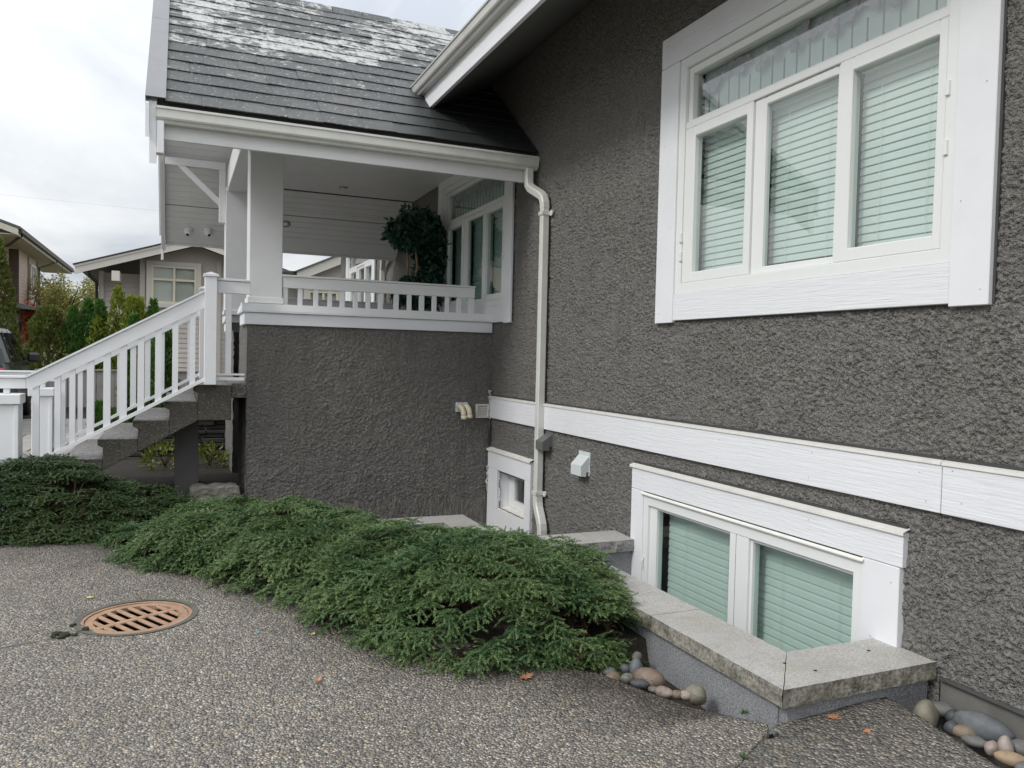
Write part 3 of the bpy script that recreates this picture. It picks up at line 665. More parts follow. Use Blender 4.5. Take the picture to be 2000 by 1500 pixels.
# ================================================================== PORCH
porch = thing('porch', 'covered front porch with white columns, grey stucco base and dark tiled gable roof', 'porch', (.6, 8.2, 0))
PY = 8.18; PX = .64
us = np.arange(PX - .004, 3.26, .0105); vs = np.concatenate([np.arange(-.4, .0, .04), np.arange(.0, 1.845, .0095)])
stucco('base_wall', porch, us, vs, lambda U, V, h: (U, PY - h, V), amp=.0052, seed=9)
us = np.arange(PY - .004, 9.26, .016)
stucco('base_wall', porch, us, vs, lambda U, V, h: (PX - h, U, V), amp=.0045, seed=12)
us = np.arange(10.2, 11.8, .03); vs = np.arange(-.4, 1.84, .03)
stucco('base_wall', porch, us, vs, lambda U, V, h: (PX - h, U, V), amp=.006, seed=13)
MB().prism([(PX + .012, 9.255), (PX + .012, 9.265), (2.8, 9.265), (2.8, 9.255)], 2, -.4, 1.2).build('crawl_wall', D['pillar'], porch)
MB().prism([(PX + .012, 10.19), (PX + .012, 10.2), (2.8, 10.2), (2.8, 10.19)], 2, -.4, 1.2).build('crawl_wall', D['pillar'], porch)
box('floor', .50, 3.24, 8.22, 11.75, 1.10, 1.245, D['tread'], porch)
us = np.arange(PX, 3.25, .04); vs = np.arange(-.4, 1.84, .04)
stucco('base_wall', porch, us, vs, lambda U, V, h: (U, 11.78 + h, V), amp=.005, seed=14)
MB().prism([(PX + .02, 8.32), (PX + .02, 8.33), (3.24, 8.33), (3.24, 8.32)], 2, 1.2, 1.9).build('inner_lining', D['trim_grey'], porch)
# ledge on the half wall: fascia board and sloped cap, returned round the corner
def ledge(y_out, s, xl):
    y = lambda a: y_out + s * a
    box('ledge_fascia', PX - .03, 3.235, y(-.034), y(.02), 1.832, 1.949, D['trim_x'], porch, .003)
    pr = [(y(-.058), 1.952), (y(-.058), 1.972), (y(-.035), 2.040), (y(.19), 2.052), (y(.19), 1.952)]
    MB().prism(pr, 0, PX - .055, 3.232).build('ledge_cap', D['trim_grey'], porch)
    y2 = y(.58)
    box('ledge_fascia', PX - .034, PX + .02, min(y(.022), y2), max(y(.022), y2), 1.832, 1.949, D['trim_y'], porch, .003)
    pr = [(PX - .06, 1.9525), (PX - .06, 1.972), (PX - .037, 2.038), (PX + .3, 2.050), (PX + .3, 1.9525)]
    MB().prism(pr, 1, min(y(.192), y2), max(y(.192), y2)).build('ledge_cap', D['trim_grey'], porch)
ledge(8.18, 1, 0); ledge(11.78, -1, 0)
def column(x0, x1, y0, y1, zt):
    c = box('column', x0, x1, y0, y1, 2.045, zt, D['trim_grey'], porch, .006)
    m = MB(); e = .014
    m.box(x0 - e, x1 + e, y0 - e, y1 + e, 2.048, 2.108, .004); m.build('base_plate', D['trim_grey'], c)
    m = MB()
    for xx in (x0 + .03, x0 + .08, x1 - .05): m.tube([(xx, y0 - e - .002, 2.08), (xx, y0 - e + .006, 2.08)], .006, 8)
    m.build('screw', D['flash'], c)
    return c
column(.652, .972, 8.225, 8.545, 3.9); column(.575, .855, 11.05, 11.37, 3.72)
box('beam', .592, .905, 8.02, 11.48, 3.672, 3.98, D['trim_grey'], porch, .006)
MB().tube([(.589, 8.35, 3.83), (.60, 8.35, 3.83)], .018, 10).build('bolt', D['flash'], porch)
# curved corbel in front of the near column
MB().prism([(.585, 3.69), (.63, 3.62), (.648, 3.52), (.655, 3.52), (.655, 3.74), (.585, 3.74)], 1, 8.24, 8.30).build('corbel', D['trim_grey'], porch)
def T(y): return 3.57 + .8 * (y - 7.06)
RY = 9.72; RZ = T(RY); FY = 12.45
def Tf(y): return RZ - .8 * (y - RY)
MB().prism([(7.10, T(7.10) - .012), (RY, RZ - .012), (RY, RZ - .16), (7.10, T(7.10) - .16)], 0, -.165, 3.235).build('roof_deck', D['duct'], porch)
MB().prism([(RY, RZ - .012), (FY, Tf(FY) - .012), (FY, Tf(FY) - .16), (RY, RZ - .16)], 0, -.165, 3.235).build('roof_deck', D['duct'], porch)
MB().prism([(8.0, T(8.0) - .012), (RY, RZ - .012), (RY, RZ - .14), (8.2, T(8.2) - .14)], 0, 3.24, 4.3).build('roof_deck', D['duct'], porch)
# tiles, one by one
sdir = Vector((0, 1, .8)).normalized(); snor = Vector((0, -.8, 1)).normalized(); O = Vector((0, 7.045, T(7.045)))
tr = random.Random(21); tmesh = {}
for r in range(15):
    s0 = .235 * r; ln = min(.31, 3.40 - s0); zrow = T(7.045 + s0 * .781)
    xend = 3.235 if zrow < 4.62 else min(4.3, 2.35 + (zrow - 4.35) / .63)
    x = -.11 - (.17 if r % 2 else 0.02); 
    while x < xend - .02:
        wd = tr.choice((.24, .30, .33, .36)); a = max(x, -.108); b2 = min(x + wd, xend); x += wd
        if b2 - a < .03: continue
        tilt = tr.uniform(-.003, .003); ds = tr.uniform(-.006, .006)
        v, f = box_vf(a + .0003, b2 - .0003, s0 + ds, s0 + ln, 0, .011, .001)
        vv = [O + Vector((p[0], 0, 0)) + sdir * p[1] + snor * (p[2] + .002 + .015 * (1 - (p[1] - s0) / .31) + tilt * (1 if p[0] > (a + b2) / 2 else -1)) for p in v]
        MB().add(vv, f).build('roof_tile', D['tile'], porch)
for k in range(12):
    a = -.12 + k * .36
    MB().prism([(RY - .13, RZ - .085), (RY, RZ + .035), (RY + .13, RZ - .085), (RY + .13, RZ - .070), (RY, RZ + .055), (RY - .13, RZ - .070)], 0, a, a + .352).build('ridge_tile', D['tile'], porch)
# far roof slope, never seen from the drive: courses as steps
m = MB()
for r in range(14):
    y0 = RY + r * .195; m.prism([(y0, Tf(y0) + .002), (y0 + .2, Tf(y0 + .2) + .02), (y0 + .2, Tf(y0 + .2) + .005), (y0, Tf(y0) - .01)], 0, -.108, 3.3)
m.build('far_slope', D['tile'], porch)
# metal rake flashing and barge boards
for a, b2, up in ((-.02, .40, .050), (.405, 1.9, .046), (1.905, 3.43, .046)):
    m = MB(); v, f = box_vf(-.252, -.100, a, b2, .0, .006, .001)
    m.add([O + Vector((p[0], 0, 0)) + sdir * p[1] + snor * (p[2] + up) for p in v], f)
    v, f = box_vf(-.252, -.246, a, b2, -.09, .0, .001); m.add([O + Vector((p[0], 0, 0)) + sdir * p[1] + snor * (p[2] + up) for p in v], f)
    m.build('rake_flashing', D['metal_grey'], porch)
MB().prism([(RY, RZ + .03), (FY + .05, Tf(FY + .05) + .03), (FY + .05, Tf(FY + .05) + .015), (RY, RZ + .015)], 0, -.252, -.10).build('rake_flashing', D['metal_grey'], porch)
def barge(x0, x1, h, y0, y1):
    MB().prism([(y0, T(y0) + .01), (RY, RZ + .01), (RY, RZ + .01 - h), (y0, T(y0) + .01 - h)], 0, x0, x1).build('barge_board', D['trim_smooth'], porch)
    MB().prism([(RY, RZ + .01), (y1, Tf(y1) + .01), (y1, Tf(y1) + .01 - h), (RY, RZ + .01 - h)], 0, x0, x1).build('barge_board', D['trim_grey'], porch)
barge(-.250, -.222, .27, 7.0, 12.5); barge(-.221, -.168, .50, 7.04, 12.48)
box('eave_block', -.166, -.112, 7.02, 7.12, 3.15, 3.41, D['trim_smooth'], porch)
box('eave_block', -.225, -.19, 12.46, 12.5, 2.86, 3.2, D['trim_grey'], porch)
box('fascia', -.165, 3.20, 7.115, 7.15, 3.285, 3.535, D['trim_grey'], porch, .003)
gp = [(a, b) for a, b in gutter_profile(7.0, 3.525, 1)]
gt = MB().prism(gp, 0, -.172, 3.232).build('gutter', D['gutter'], porch)
for xx in (-.172, 3.2325): MB().prism([(7.0, 3.525), (7.0, 3.507), (7.012, 3.44), (7.02, 3.427), (7.046, 3.40), (7.105, 3.40), (7.105, 3.522)], 0, xx - .002, xx + .002).build('end_cap', D['gutter'], gt)
box('fascia', -.165, 3.235, FY - .005, FY + .03, 3.085, 3.5, D['trim_grey'], porch, .003)
# gable wall over the beam
MB().prism([(8.1, 3.985), (8.1, 4.2), (RY, 5.45), (11.4, 4.15), (11.4, 3.985)], 0, .66, .70).build('gable_panel', D['trim_grey'], porch)
# boarded ceiling: flat part and sloped part
k = 0; y = 7.75
while y < 11.46:
    MB().box(.71, 3.236, y + .002, y + .118, 3.862, 3.876, .003).build('ceiling_board', D['soffit'], porch); y += .12
def soff(yy): return 3.10 + .8 * (FY - yy)
sd2 = Vector((0, -1, .8)).normalized(); sn2 = Vector((0, .8, 1)).normalized(); O2 = Vector((0, FY - .01, soff(FY - .01)))
s = 0.0; widths = [.30] + [.105] * 5 + [.05] + [.105] * 40; gi = 0
smax = (FY - RY) * 1.28 - .02
for wd in widths:
    if s + wd > smax: break
    xr = 3.236 if s + wd < 1.23 else .655
    gap = .014 if gi in (0, 5) else .003
    v, f = box_vf(-.166, xr, s + gap, s + wd, 0, .012, .003)
    MB().add([O2 + Vector((p[0], 0, 0)) + sd2 * p[1] + sn2 * p[2] for p in v], f).build('soffit_board', D['soffit'], porch)
    s += wd; gi += 1
# knee brace on the far column
kb = MB(); kb.box(-.16, .572, 11.12, 11.20, 3.955, 4.05, .004)
brace = kb.build('knee_brace', D['trim_grey'], porch)
MB().box(.495, .573, 11.12, 11.20, 3.26, 3.952, .004).build('upright', D['trim_grey'], brace)
MB().beam((-.02, 11.16, 4.0), (.535, 11.16, 3.49), .07, .062, (0, 1, 0)).build('strut', D['trim_grey'], brace)

# ceiling fittings
def pot_light(p, nrm, label):
    t = thing('ceiling_light', label, 'ceiling light', p, 'recessed porch lights'); n = Vector(nrm).normalized(); P = Vector(p)
    MB().tube([P + n * .001, P + n * .012], .062, 20).build('trim_ring', D['pot'], t, True)
    MB().tube([P + n * .0125, P + n * .014], .040, 16).build('lamp', D['camera_white'], t, True)
pot_light((2.09, 10.97, 3.862), (0, 0, -1), 'recessed ceiling light in the flat porch ceiling')
pot_light((1.46, 12.0, soff(12.0) + .0), (0, -.8, -1), 'recessed light in the sloped porch soffit behind the near column')
for (x, y, lk, lb) in ((.127, 12.22, (-.1, -.75, -.65), 'white dome security camera on the porch soffit, farther from the column'), (.395, 12.2, (.35, -.6, -.7), 'white dome security camera on the porch soffit, nearest the far column')):
    z = soff(y); t = thing('security_camera', lb, 'security camera', (x, y, z), 'security cameras under the porch soffit')
    P = Vector((x, y, z)); n = Vector((0, -.8, -1)).normalized(); L = Vector(lk).normalized()
    MB().tube([P + n * .0, P + n * .028, P + n * .04], [.062, .060, .048], 18).build('base', D['camera_white'], t, True)
    c = P + n * .06
    MB().tube([c - L * .045, c - L * .03, c, c + L * .03, c + L * .042], [.02, .04, .048, .040, .030], 16).build('ball', D['camera_white'], t, True)
    MB().tube([c + L * .0425, c + L * .045], .022, 12).build('lens', D['black'], t, True)

# railing between the porch columns and the wall
def porch_rail(y, label):
    t = thing('porch_railing', label, 'railing', (2.0, y, 2.05), 'railings on the porch half walls')
    box('top_rail', .976, 3.05, y - .028, y + .028, 2.215, 2.325, D['trim_grey'], t, .003)
    box('rail_cap', .974, 3.054, y - .042, y + .042, 2.327, 2.347, D['trim_grey'], t, .004)
    for a, b2 in ((.985, 1.029), (1.13, 1.176), (1.288, 1.335), (1.433, 1.475), (1.559, 1.607), (1.697, 1.746), (1.832, 1.876), (1.963, 2.013), (2.135, 2.185), (2.281, 2.326), (2.417, 2.469), (2.561, 2.608), (2.713, 2.755), (2.85, 2.897), (2.981, 3.048)):
        box('baluster', a, b2, y - .02, y + .02, 2.043, 2.214, D['trim_grey'], t, .002)
    return t
porch_rail(8.26, 'white railing on the near half wall of the porch, under the gutter'); porch_rail(11.66, 'white railing on the far half wall of the porch, seen between balusters')

# ================================================================== STAIR
st = thing('staircase', 'exposed aggregate concrete steps rising to the porch', 'staircase', (-.4, 8.9, .3))
Y0, Y1 = 8.05, 9.83
zu = lambda x: .887 + .558 * (x - .186)
nos = [(.142, 1.231), (-.106, 1.073), (-.374, .897), (-.664, .726), (-.957, .547), (-1.235, .372)]
landing_poly = [(.142, 1.231), (.142, 1.175), (.187, 1.15), (.187, .890), (.488, .890), (.488, 1.231)]
def stepm(poly, name):
    m = MB(); n = len(poly); v = [(p[0], Y0, p[1]) for p in poly] + [(p[0], Y1, p[1]) for p in poly]
    f = [(i, (i + 1) % n, n + (i + 1) % n, n + i) for i in range(n)] + [tuple(range(n - 1, -1, -1)), tuple(range(n, 2 * n))]
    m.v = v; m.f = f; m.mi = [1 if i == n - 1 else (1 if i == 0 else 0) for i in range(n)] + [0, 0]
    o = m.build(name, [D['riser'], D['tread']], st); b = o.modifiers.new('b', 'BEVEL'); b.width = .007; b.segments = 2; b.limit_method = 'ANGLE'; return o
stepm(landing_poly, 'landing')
for i in range(1, 6):
    (n0, z0), (n1, z1) = nos[i], nos[i - 1]; a = n0 + .045; b2 = n1 + .045
    stepm([(n0, z0), (n0, z0 - .055), (a, z0 - .08), (a, zu(a) if i < 5 else -.1), (b2 - .0015, zu(b2) if i < 5 else -.1), (b2 - .0015, z0)], 'step')
box('support_pier', -.015, .205, 8.40, 8.62, -.1, .92, D['pillar'], st)
box('support_pier', -.015, .205, 9.5, 9.7, -.1, .92, D['pillar'], st)

def stair_rail(y, label, front):
    t = thing('stair_railing', label, 'railing', (-.5, y, .4), 'white railings beside the steps'); W = D['trim_smooth']
    nw = box('newel_post', .236, .346, y - .055, y + .055, 1.236, 2.262, W, t, .004)
    m = MB(); e = .068; cx = .291
    v = [(cx + s * e, y + q * e, zz) for zz in (2.263, 2.284) for s, q in ((-1, -1), (1, -1), (1, 1), (-1, 1))] + [(cx, y, 2.312)]
    m.add(v, [(3, 2, 1, 0), (0, 1, 5, 4), (1, 2, 6, 5), (2, 3, 7, 6), (3, 0, 4, 7), (4, 5, 8), (5, 6, 8), (6, 7, 8), (7, 4, 8)]).build('post_cap', W, nw)
    sl = .5725; zt = lambda x: 1.298 + sl * (x + 1.215)      # top line of the sloped rail
    zb = lambda x: 1.190 + .5525 * (x + 1.165)
    xb = -1.215; xn = .235
    MB().prism([(xb, zt(xb) - .018), (xn, zt(xn) - .018), (xn, zb(xn)), (-1.16, zb(-1.16)), (xb, 1.190)], 1, y - .028, y + .028).build('top_rail', W, t)
    MB().prism([(xb - .004, zt(xb) - .016), (xn, zt(xn) - .016), (xn, zt(xn) + .004), (xb - .004, zt(xb) + .004)], 1, y - .043, y + .043).build('rail_cap', W, t)
    box('level_rail', -2.6, xb - .002, y - .028, y + .028, 1.190, 1.279, W, t, .003)
    box('level_cap', -2.6, xb - .006, y - .043, y + .043, 1.281, 1.301, W, t, .003)
    zr = lambda x: .478 + .546 * (x + 1.261)
    MB().prism([(-1.262, zr(-1.262) - .03), (xn + .01, zr(xn + .01) - .03), (xn + .01, zr(xn + .01) + .006), (-1.262, zr(-1.262) + .006)], 1, y - .03, y + .03).build('bottom_rail', W, t)
    for a, b2 in ((-1.169, -1.118), (-1.0, -.952), (-.884, -.838), (-.747, -.690), (-.614, -.556), (-.482, -.422), (-.334, -.278), (-.187, -.131), (-.041, .010), (.110, .158)):
        MB().prism([(a, zr(a) + .004), (b2, zr(b2) + .004), (b2, zb(b2) + .002), (a, zb(a) + .002)], 1, y - .021, y + .021).build('baluster', W, t)
    if front:
        box('top_rail', .347, .652, y + .01, y + .06, 2.115, 2.232, W, t, .003); box('rail_cap', .347, .652, y - .005, y + .075, 2.234, 2.256, W, t, .003)
        box('baluster', .43, .482, y + .015, y + .055, 1.345, 2.113, W, t, .002)
        box('bottom_rail', .347, .606, y + .012, y + .058, 1.275, 1.305, W, t, .003); box('bottom_rail', .347, .606, y + .012, y + .058, 1.325, 1.344, W, t, .003)
    return t
stair_rail(8.02, 'white railing on the near side of the concrete steps', True)
stair_rail(9.80, 'white railing on the far side of the steps, behind the near one', False)
def pillar(x0, x1, y0, y1, zb, zt, label):
    t = thing('railing_pillar', label, 'pillar', ((x0 + x1) / 2, (y0 + y1) / 2, zb), 'white pillars at the foot of the steps'); W = D['trim_smooth']
    box('shaft', x0, x1, y0, y1, zb, zt - .088, W, t, .004); box('corner_trim', x1 - .02, x1 + .012, y0 - .012, y1 + .012, zb, zt - .09, W, t, .003)
    box('cap', x0 - .03, x1 + .03, y0 - .03, y1 + .03, zt - .086, zt, D['cream'] if False else W, t, .005)
    box('stub', x1 - .115, x1 - .068, (y0 + y1) / 2 - .02, (y0 + y1) / 2 + .02, zt + .001, 1.188, W, t, .002)
pillar(-1.8, -1.275, 7.93, 8.13, .05, 1.142, 'white square pillar under the near handrail at the left picture edge')
pillar(-1.43, -1.245, 9.72, 9.92, .05, 1.118, 'white square pillar at the foot of the far handrail')

# ================================================================== WINDOW WELL
well = thing('window_well_wall', 'low granite capped wall around the basement window well', 'low wall', (2.5, 4.0, 0))
def slab4(c, z0, z1, nu, nv, nw, name, mats, parent, amp=.007, rough=(1, 1, 1, 1)):
    """stone with rock-faced edges: c = 4 plan corners (ccw); nu along c0-c1, nv along c1-c2, nw in height"""
    c = [np.array(p, float) for p in c]
    def P(u, v, w):
        q = ((1 - u) * (1 - v))[..., None] * c[0] + (u * (1 - v))[..., None] * c[1] + (u * v)[..., None] * c[2] + ((1 - u) * v)[..., None] * c[3]
        return np.concatenate([q, (z0 + (z1 - z0) * w)[..., None]], -1)
    Vs = []; Fs = []; Ms = []; off = 0
    def face(fn, a, b, mi):
        nonlocal off
        A, B = np.meshgrid(np.linspace(0, 1, a + 1), np.linspace(0, 1, b + 1), indexing='ij'); u, v, w_ = fn(A, B)
        p = P(u, v, w_); 
        w1 = np.clip(w_, 0, 1); d = np.stack([vnoise(p[..., 0], p[..., 1], p[..., 2], 22, 1), vnoise(p[..., 0], p[..., 1], p[..., 2], 22, 2), 0 * w1], -1) + .5 * np.stack([vnoise(p[..., 0], p[..., 1], p[..., 2], 60, 3), vnoise(p[..., 0], p[..., 1], p[..., 2], 60, 4), 0 * w1], -1)
        edge = (np.minimum(np.minimum(u, 1 - u), np.minimum(v, 1 - v)) < 1e-6).astype(float)
        rs = np.where(v < 1e-6, rough[0], np.where(u > 1 - 1e-6, rough[1], np.where(v > 1 - 1e-6, rough[2], rough[3])))
        k = edge * rs * (.25 + .75 * (1 - np.abs(2 * w1 - 1) ** 4) + .25 * (w1 < .5))
        p = p + d * (amp * k)[..., None]
        Vs.append(p.reshape(-1, 3)); Fs.append(gridmesh(a + 1, b + 1) + off); Ms.append(np.full(a * b, mi)); off += (a + 1) * (b + 1)
    one = np.ones
    face(lambda a, b: (a, b, one(a.shape)), nu, nv, 0)
    face(lambda a, b: (a, 1 - b, 0 * a), nu, nv, 1)
    face(lambda a, b: (1 - a, 0 * a, b), nu, nw, 1)
    face(lambda a, b: (0 * a + 1, 1 - a, b), nv, nw, 1)
    face(lambda a, b: (a, 0 * a + 1, b), nu, nw, 1)
    face(lambda a, b: (0 * a, a, b), nv, nw, 1)
    o = npmesh(name, np.concatenate(Vs), np.concatenate(Fs), list(mats), parent)
    o.data.polygons.foreach_set('material_index', np.concatenate(Ms).astype(np.int32)); fix_normals(o.data); return o
CT, CE, CE2 = D['cop_top'], D['cop_edge'], D['cop_edge2']; ZT = .195; ZB = .115; g = .0025
XO, XI = 2.338, 2.660; YN, YNI = 2.508, 2.842
# c0-c1 is the outer edge of each stone
slab4([(XO, 3.51 - g), (XO, YN + g), (XI, YNI + g), (XI, 3.51 - g)], ZB, ZT, 60, 14, 8, 'coping_stone', (CT, CE), well)
slab4([(XO, 4.42 - g), (XO, 3.51 + g), (XI, 3.51 + g), (XI, 4.42 - g)], ZB, ZT, 60, 14, 8, 'coping_stone', (CT, CE), well)
slab4([(XO, 5.40), (XO, 4.42 + g), (XI, 4.42 + g), (XI, 5.40)], ZB, ZT, 60, 14, 8, 'coping_stone', (CT, CE), well)
slab4([(XO + g, YN), (WX - .012, YN), (WX - .012, YNI), (XI + g, YNI)], ZB, ZT, 60, 14, 8, 'coping_stone', (CT, CE), well)
slab4([(XI + g, 5.07), (WX - .034, 5.07), (WX - .012, 5.40), (XI + g, 5.40)], ZB - .005, ZT + .001, 50, 14, 8, 'coping_stone', (CT, CE2), well, amp=.009)
box('wall_panel', XO + .035, XO + .10, YN + .075, 5.36, -.3, ZB + .004, D['wellwall'], well, .006)
box('wall_panel', XO + .052, WX - .01, YN + .036, YN + .10, -.3, ZB + .004, D['wellwall'], well, .006)
box('wall_panel', XI - .03, XI - .005, YNI - .01, 5.36, -.8, ZB + .003, D['wellwall'], well, .003)
box('wall_panel', XI + .005, WX - .01, 5.10, 5.14, -.8, ZB + .002, D['wellwall'], well, .003)
box('wall_panel', XI + .005, WX - .01, YNI - .04, YNI - .02, -.8, ZB + .003, D['wellwall'], well, .003)
box('well_floor', XI - .1, WX, YNI - .1, 5.2, -.85, -.75, D['concrete'], well)
m = MB()
for (x, y) in ((2.55, 2.735), (2.62, 2.62), (3.05, 2.72)): m.tube([(x, y, ZT + .0006), (x, y, ZT + .002)], .008, 8)
m.build('anchor_hole', D['pit'], well)
low = thing('window_well_wall', 'lower stone curb in the inside corner below the small window', 'low wall', (2.5, 6.6, -.1))
ZL = -.03
slab4([(XO + .02, 7.40), (XO + .02, 5.43), (XI, 5.43), (XI, 7.40)], ZL - .08, ZL, 50, 8, 5, 'coping_stone', (CT, CE2), low)
slab4([(1.35, 7.08), (XO + .017, 7.08), (XO + .017, 7.40), (1.35, 7.40)], ZL - .08, ZL + .001, 40, 8, 5, 'coping_stone', (CT, CE2), low)
box('wall_panel', XO + .05, XI - .03, 5.45, 7.38, -.6, ZL - .075, D['wellwall'], low, .004); box('wall_panel', 1.4, XO + .05, 7.11, 7.37, -.6, ZL - .077, D['wellwall'], low, .004)
# ================================================================== GROUND
def struct(o, label=None):
    o['kind'] = 'structure'
    if label: o['label'] = label
    return o
def sheet(name, xs, ys, zf, mat, mask=None):
    X, Y = np.meshgrid(xs, ys, indexing='ij'); Z = zf(X, Y); F = gridmesh(len(xs), len(ys))
    P = np.stack([X, Y, Z], -1).reshape(-1, 3)
    if mask is not None:
        xc = (xs[:-1] + xs[1:]) / 2; yc = (ys[:-1] + ys[1:]) / 2; A, B = np.meshgrid(xc, yc, indexing='ij'); F = F[mask(A, B).ravel()]
        used = np.unique(F); rm = np.full(len(P), -1, np.int64); rm[used] = np.arange(len(used)); P = P[used]; F = rm[F]
    return struct(npmesh(name, P, F, mat, None, True))
gzv = np.vectorize(gz)
def relief(X, Y): return .006 * vnoise(X, Y, 0, 1.3, 2)
# drive: one slab up to the joint that leaves the wall corner towards the viewer, an apron slab right of it
def jx(Y): return 2.394 + (Y - 2.583) * (2.394 - 2.009) / (2.583 - 2.359)        # joint line from the well corner
DRX, DRY, DRR = -.200, 5.02, .285
def edge_x(Y):
    """right edge of the drive slab along the planting bed and the pebble strip"""
    return np.interp(Y, [2.3, 2.53, 2.66, 2.814, 3.034, 3.292, 3.7, 4.2, 4.9, 5.9, 7.2, 7.6, 30], [2.33, 2.33, 2.228, 2.102, 2.005, 1.907, 1.55, 1.35, .95, .35, -.45, -1.2, -1.2])
def warped(name, ts, ysv, x0, x1, zf, mat, mask=None, skirt=.14, side=1, tint=None):
    """sheet whose rows run from x0(y) to x1(y): exact borders, with a slab edge turned down on the right (side 1) or left (side 0)"""
    T_, Y = np.meshgrid(ts, ysv, indexing='ij'); X = x0(Y) + T_ * (x1(Y) - x0(Y)); Z = zf(X, Y)
    if side == 1: X = np.concatenate([X, X[-1:]]); Y = np.concatenate([Y, Y[-1:]]); Z = np.concatenate([Z, Z[-1:] - skirt])
    else: X = np.concatenate([X[:1], X]); Y = np.concatenate([Y[:1], Y]); Z = np.concatenate([Z[:1] - skirt, Z])
    P = np.stack([X, Y, Z], -1).reshape(-1, 3); F = gridmesh(*X.shape)
    if mask is not None:
        c = P[F].mean(1); F = F[mask(c[:, 0], c[:, 1])]
        used = np.unique(F); rm = np.full(len(P), -1, np.int64); rm[used] = np.arange(len(used)); P = P[used]; F = rm[F]
    return struct(npmesh(name, P, F, mat, None, False, None if tint is None else tint(P[:, 0], P[:, 1])))
def drive_right(Y): return np.where(Y < 2.59, np.minimum(edge_x(Y), jx(Y) - .006), edge_x(Y))
ts = np.unique(np.concatenate([np.linspace(0, .7, 40), np.linspace(.7, .86, 12), np.linspace(.86, 1, 150)]))
ysd = np.unique(np.concatenate([np.arange(-4, 1.6, .2), np.arange(1.6, 4.6, .04), np.arange(4.6, 5.45, .011), np.arange(5.45, 7.9, .05)]))
warped('driveway', ts, ysd, lambda Y: -9 + 0 * Y, drive_right, lambda X, Y: gzv(X, Y) + relief(X, Y) * .5, D['drive'], tint=lambda A, B: np.clip(1.15 * np.exp(-(np.maximum(edge_x(B) - A, 0) * .72 / .30) ** 1.3) * (B > 2.7) + .55 * np.clip((B - 5.2) / 2.2, 0, 1) - .06 + .26 * vnoise(A, B, 0, 1.3, 3) + .18 * vnoise(A, B, 0, 4.5, 6) + .10 * np.exp(-((A - DRX) ** 2 + (B - DRY) ** 2) / .25), 0, 1), mask=lambda A, B: (A - DRX) ** 2 + (B - DRY) ** 2 > (DRR + .03) ** 2)  # tint: damp and the shrubs' shade, painted darker along the bed
# ragged slab borders follow the grid; a soil sheet lies below them, an edge strip closes the drain ring
a = np.linspace(0, 2 * np.pi, 73); ring_r = np.array([DRR + .012, DRR + .03, DRR + .046])
P = np.stack([np.stack([DRX + r * np.cos(a[:-1]), DRY + r * np.sin(a[:-1]), gzv(DRX + r * np.cos(a[:-1]), DRY + r * np.sin(a[:-1])) + (.0035 if r < DRR + .04 else .0045) + 0 * a[:-1]], -1) for r in ring_r]).reshape(-1, 3)
F = []
for q in range(2):
    for i in range(72): F.append((q * 72 + i, (q + 1) * 72 + i, (q + 1) * 72 + (i + 1) % 72, q * 72 + (i + 1) % 72))
struct(npmesh('drain_surround', P, np.array(F), D['collar'], None, True))
def apron_right(Y): return 2.97 + (Y - 2.495) * .19
for nm, ya, yb, xr in (('apron_slab', -4.0, 2.46, apron_right), ('apron_slab', 2.46, 2.555, lambda Y: 2.965 + 0 * Y)):
    n_ = max(4, int((yb - ya) / .03)); x0f = (lambda Y: jx(Y) + .006) if ya < 2 else (lambda Y: np.maximum(jx(Y) + .006, 2.30))
    warped(nm, np.linspace(0, 1, 60), np.linspace(ya, yb, n_), x0f, xr, lambda X, Y: .012 * (X + .2) + .020 * np.clip((X - 2.35) / .5, 0, 1) + relief(X, Y) * .5, D['drive2'])
def bankz(X, Y):
    """planting bed: level by the house, banked up to the walkway on the left"""
    s = np.clip((Y - 7.15) / .8, 0, 1); s = s * s * (3 - 2 * s); q = np.clip((.35 - X) / 1.2, 0, 1)
    return .012 * (np.minimum(X, 3) + .2) - .030 + .04 * np.clip((X - edge_x(Y)) / .4, 0, 1) * (Y > 2.9) - .05 * (Y < 2.58) - (.035 + .13 * np.clip((X - edge_x(Y) - .13) / .08, 0, 1)) * (X > edge_x(Y) - .02) * (Y < 3.6) - .16 * np.clip((X - 1.0) / .5, 0, 1) * np.clip((Y - 6.3) / .5, 0, 1) + .36 * s * q * q + .012 * vnoise(X, Y, 0, 5, 4)
bm = lambda A, B: (A > edge_x(B) - .12) & ~((A > 2.42) & (B > 2.5)) & ~((A > 1.4) & (B > 7.2)) & (B < 8.6)
sheet('planting_bed', np.arange(-2.2, 3.3, .05), np.arange(1.4, 8.65, .05), bankz, D['soil'], lambda A, B: bm(A, B) | ((A > 2.6) & (B < 2.56)))
sheet('walkway', np.arange(-7, -1.0, .1), np.arange(7.7, 12.05, .1), lambda X, Y: .372 - .20 * np.clip((Y - 9.6) / 2.4, 0, 1) + relief(X, Y), D['walk'], lambda A, B: ~((A > -1.2) & (B > 7.95) & (B < 9.9)) & (B > 7.75 - 0 * A))
struct(box('walkway_kerb', -7.0, -1.9, 7.62, 7.72, -.3, .385, D['walk'], None, .01))
sheet('under_stair_soil', np.arange(-1.3, .75, .1), np.arange(8.0, 14, .1), lambda X, Y: .06 + .02 * vnoise(X, Y, 0, 3), D['soil'])
CY0, CZ = 12.0, .17
court = struct(npmesh('courtyard', np.array([(-9, CY0, CZ - .025), (5, CY0, CZ - .025), (5, 40, CZ - .025), (-9, 40, CZ - .025)]), np.array([(0, 1, 2, 3)]), D['soil']))
pr = random.Random(5); pme = None
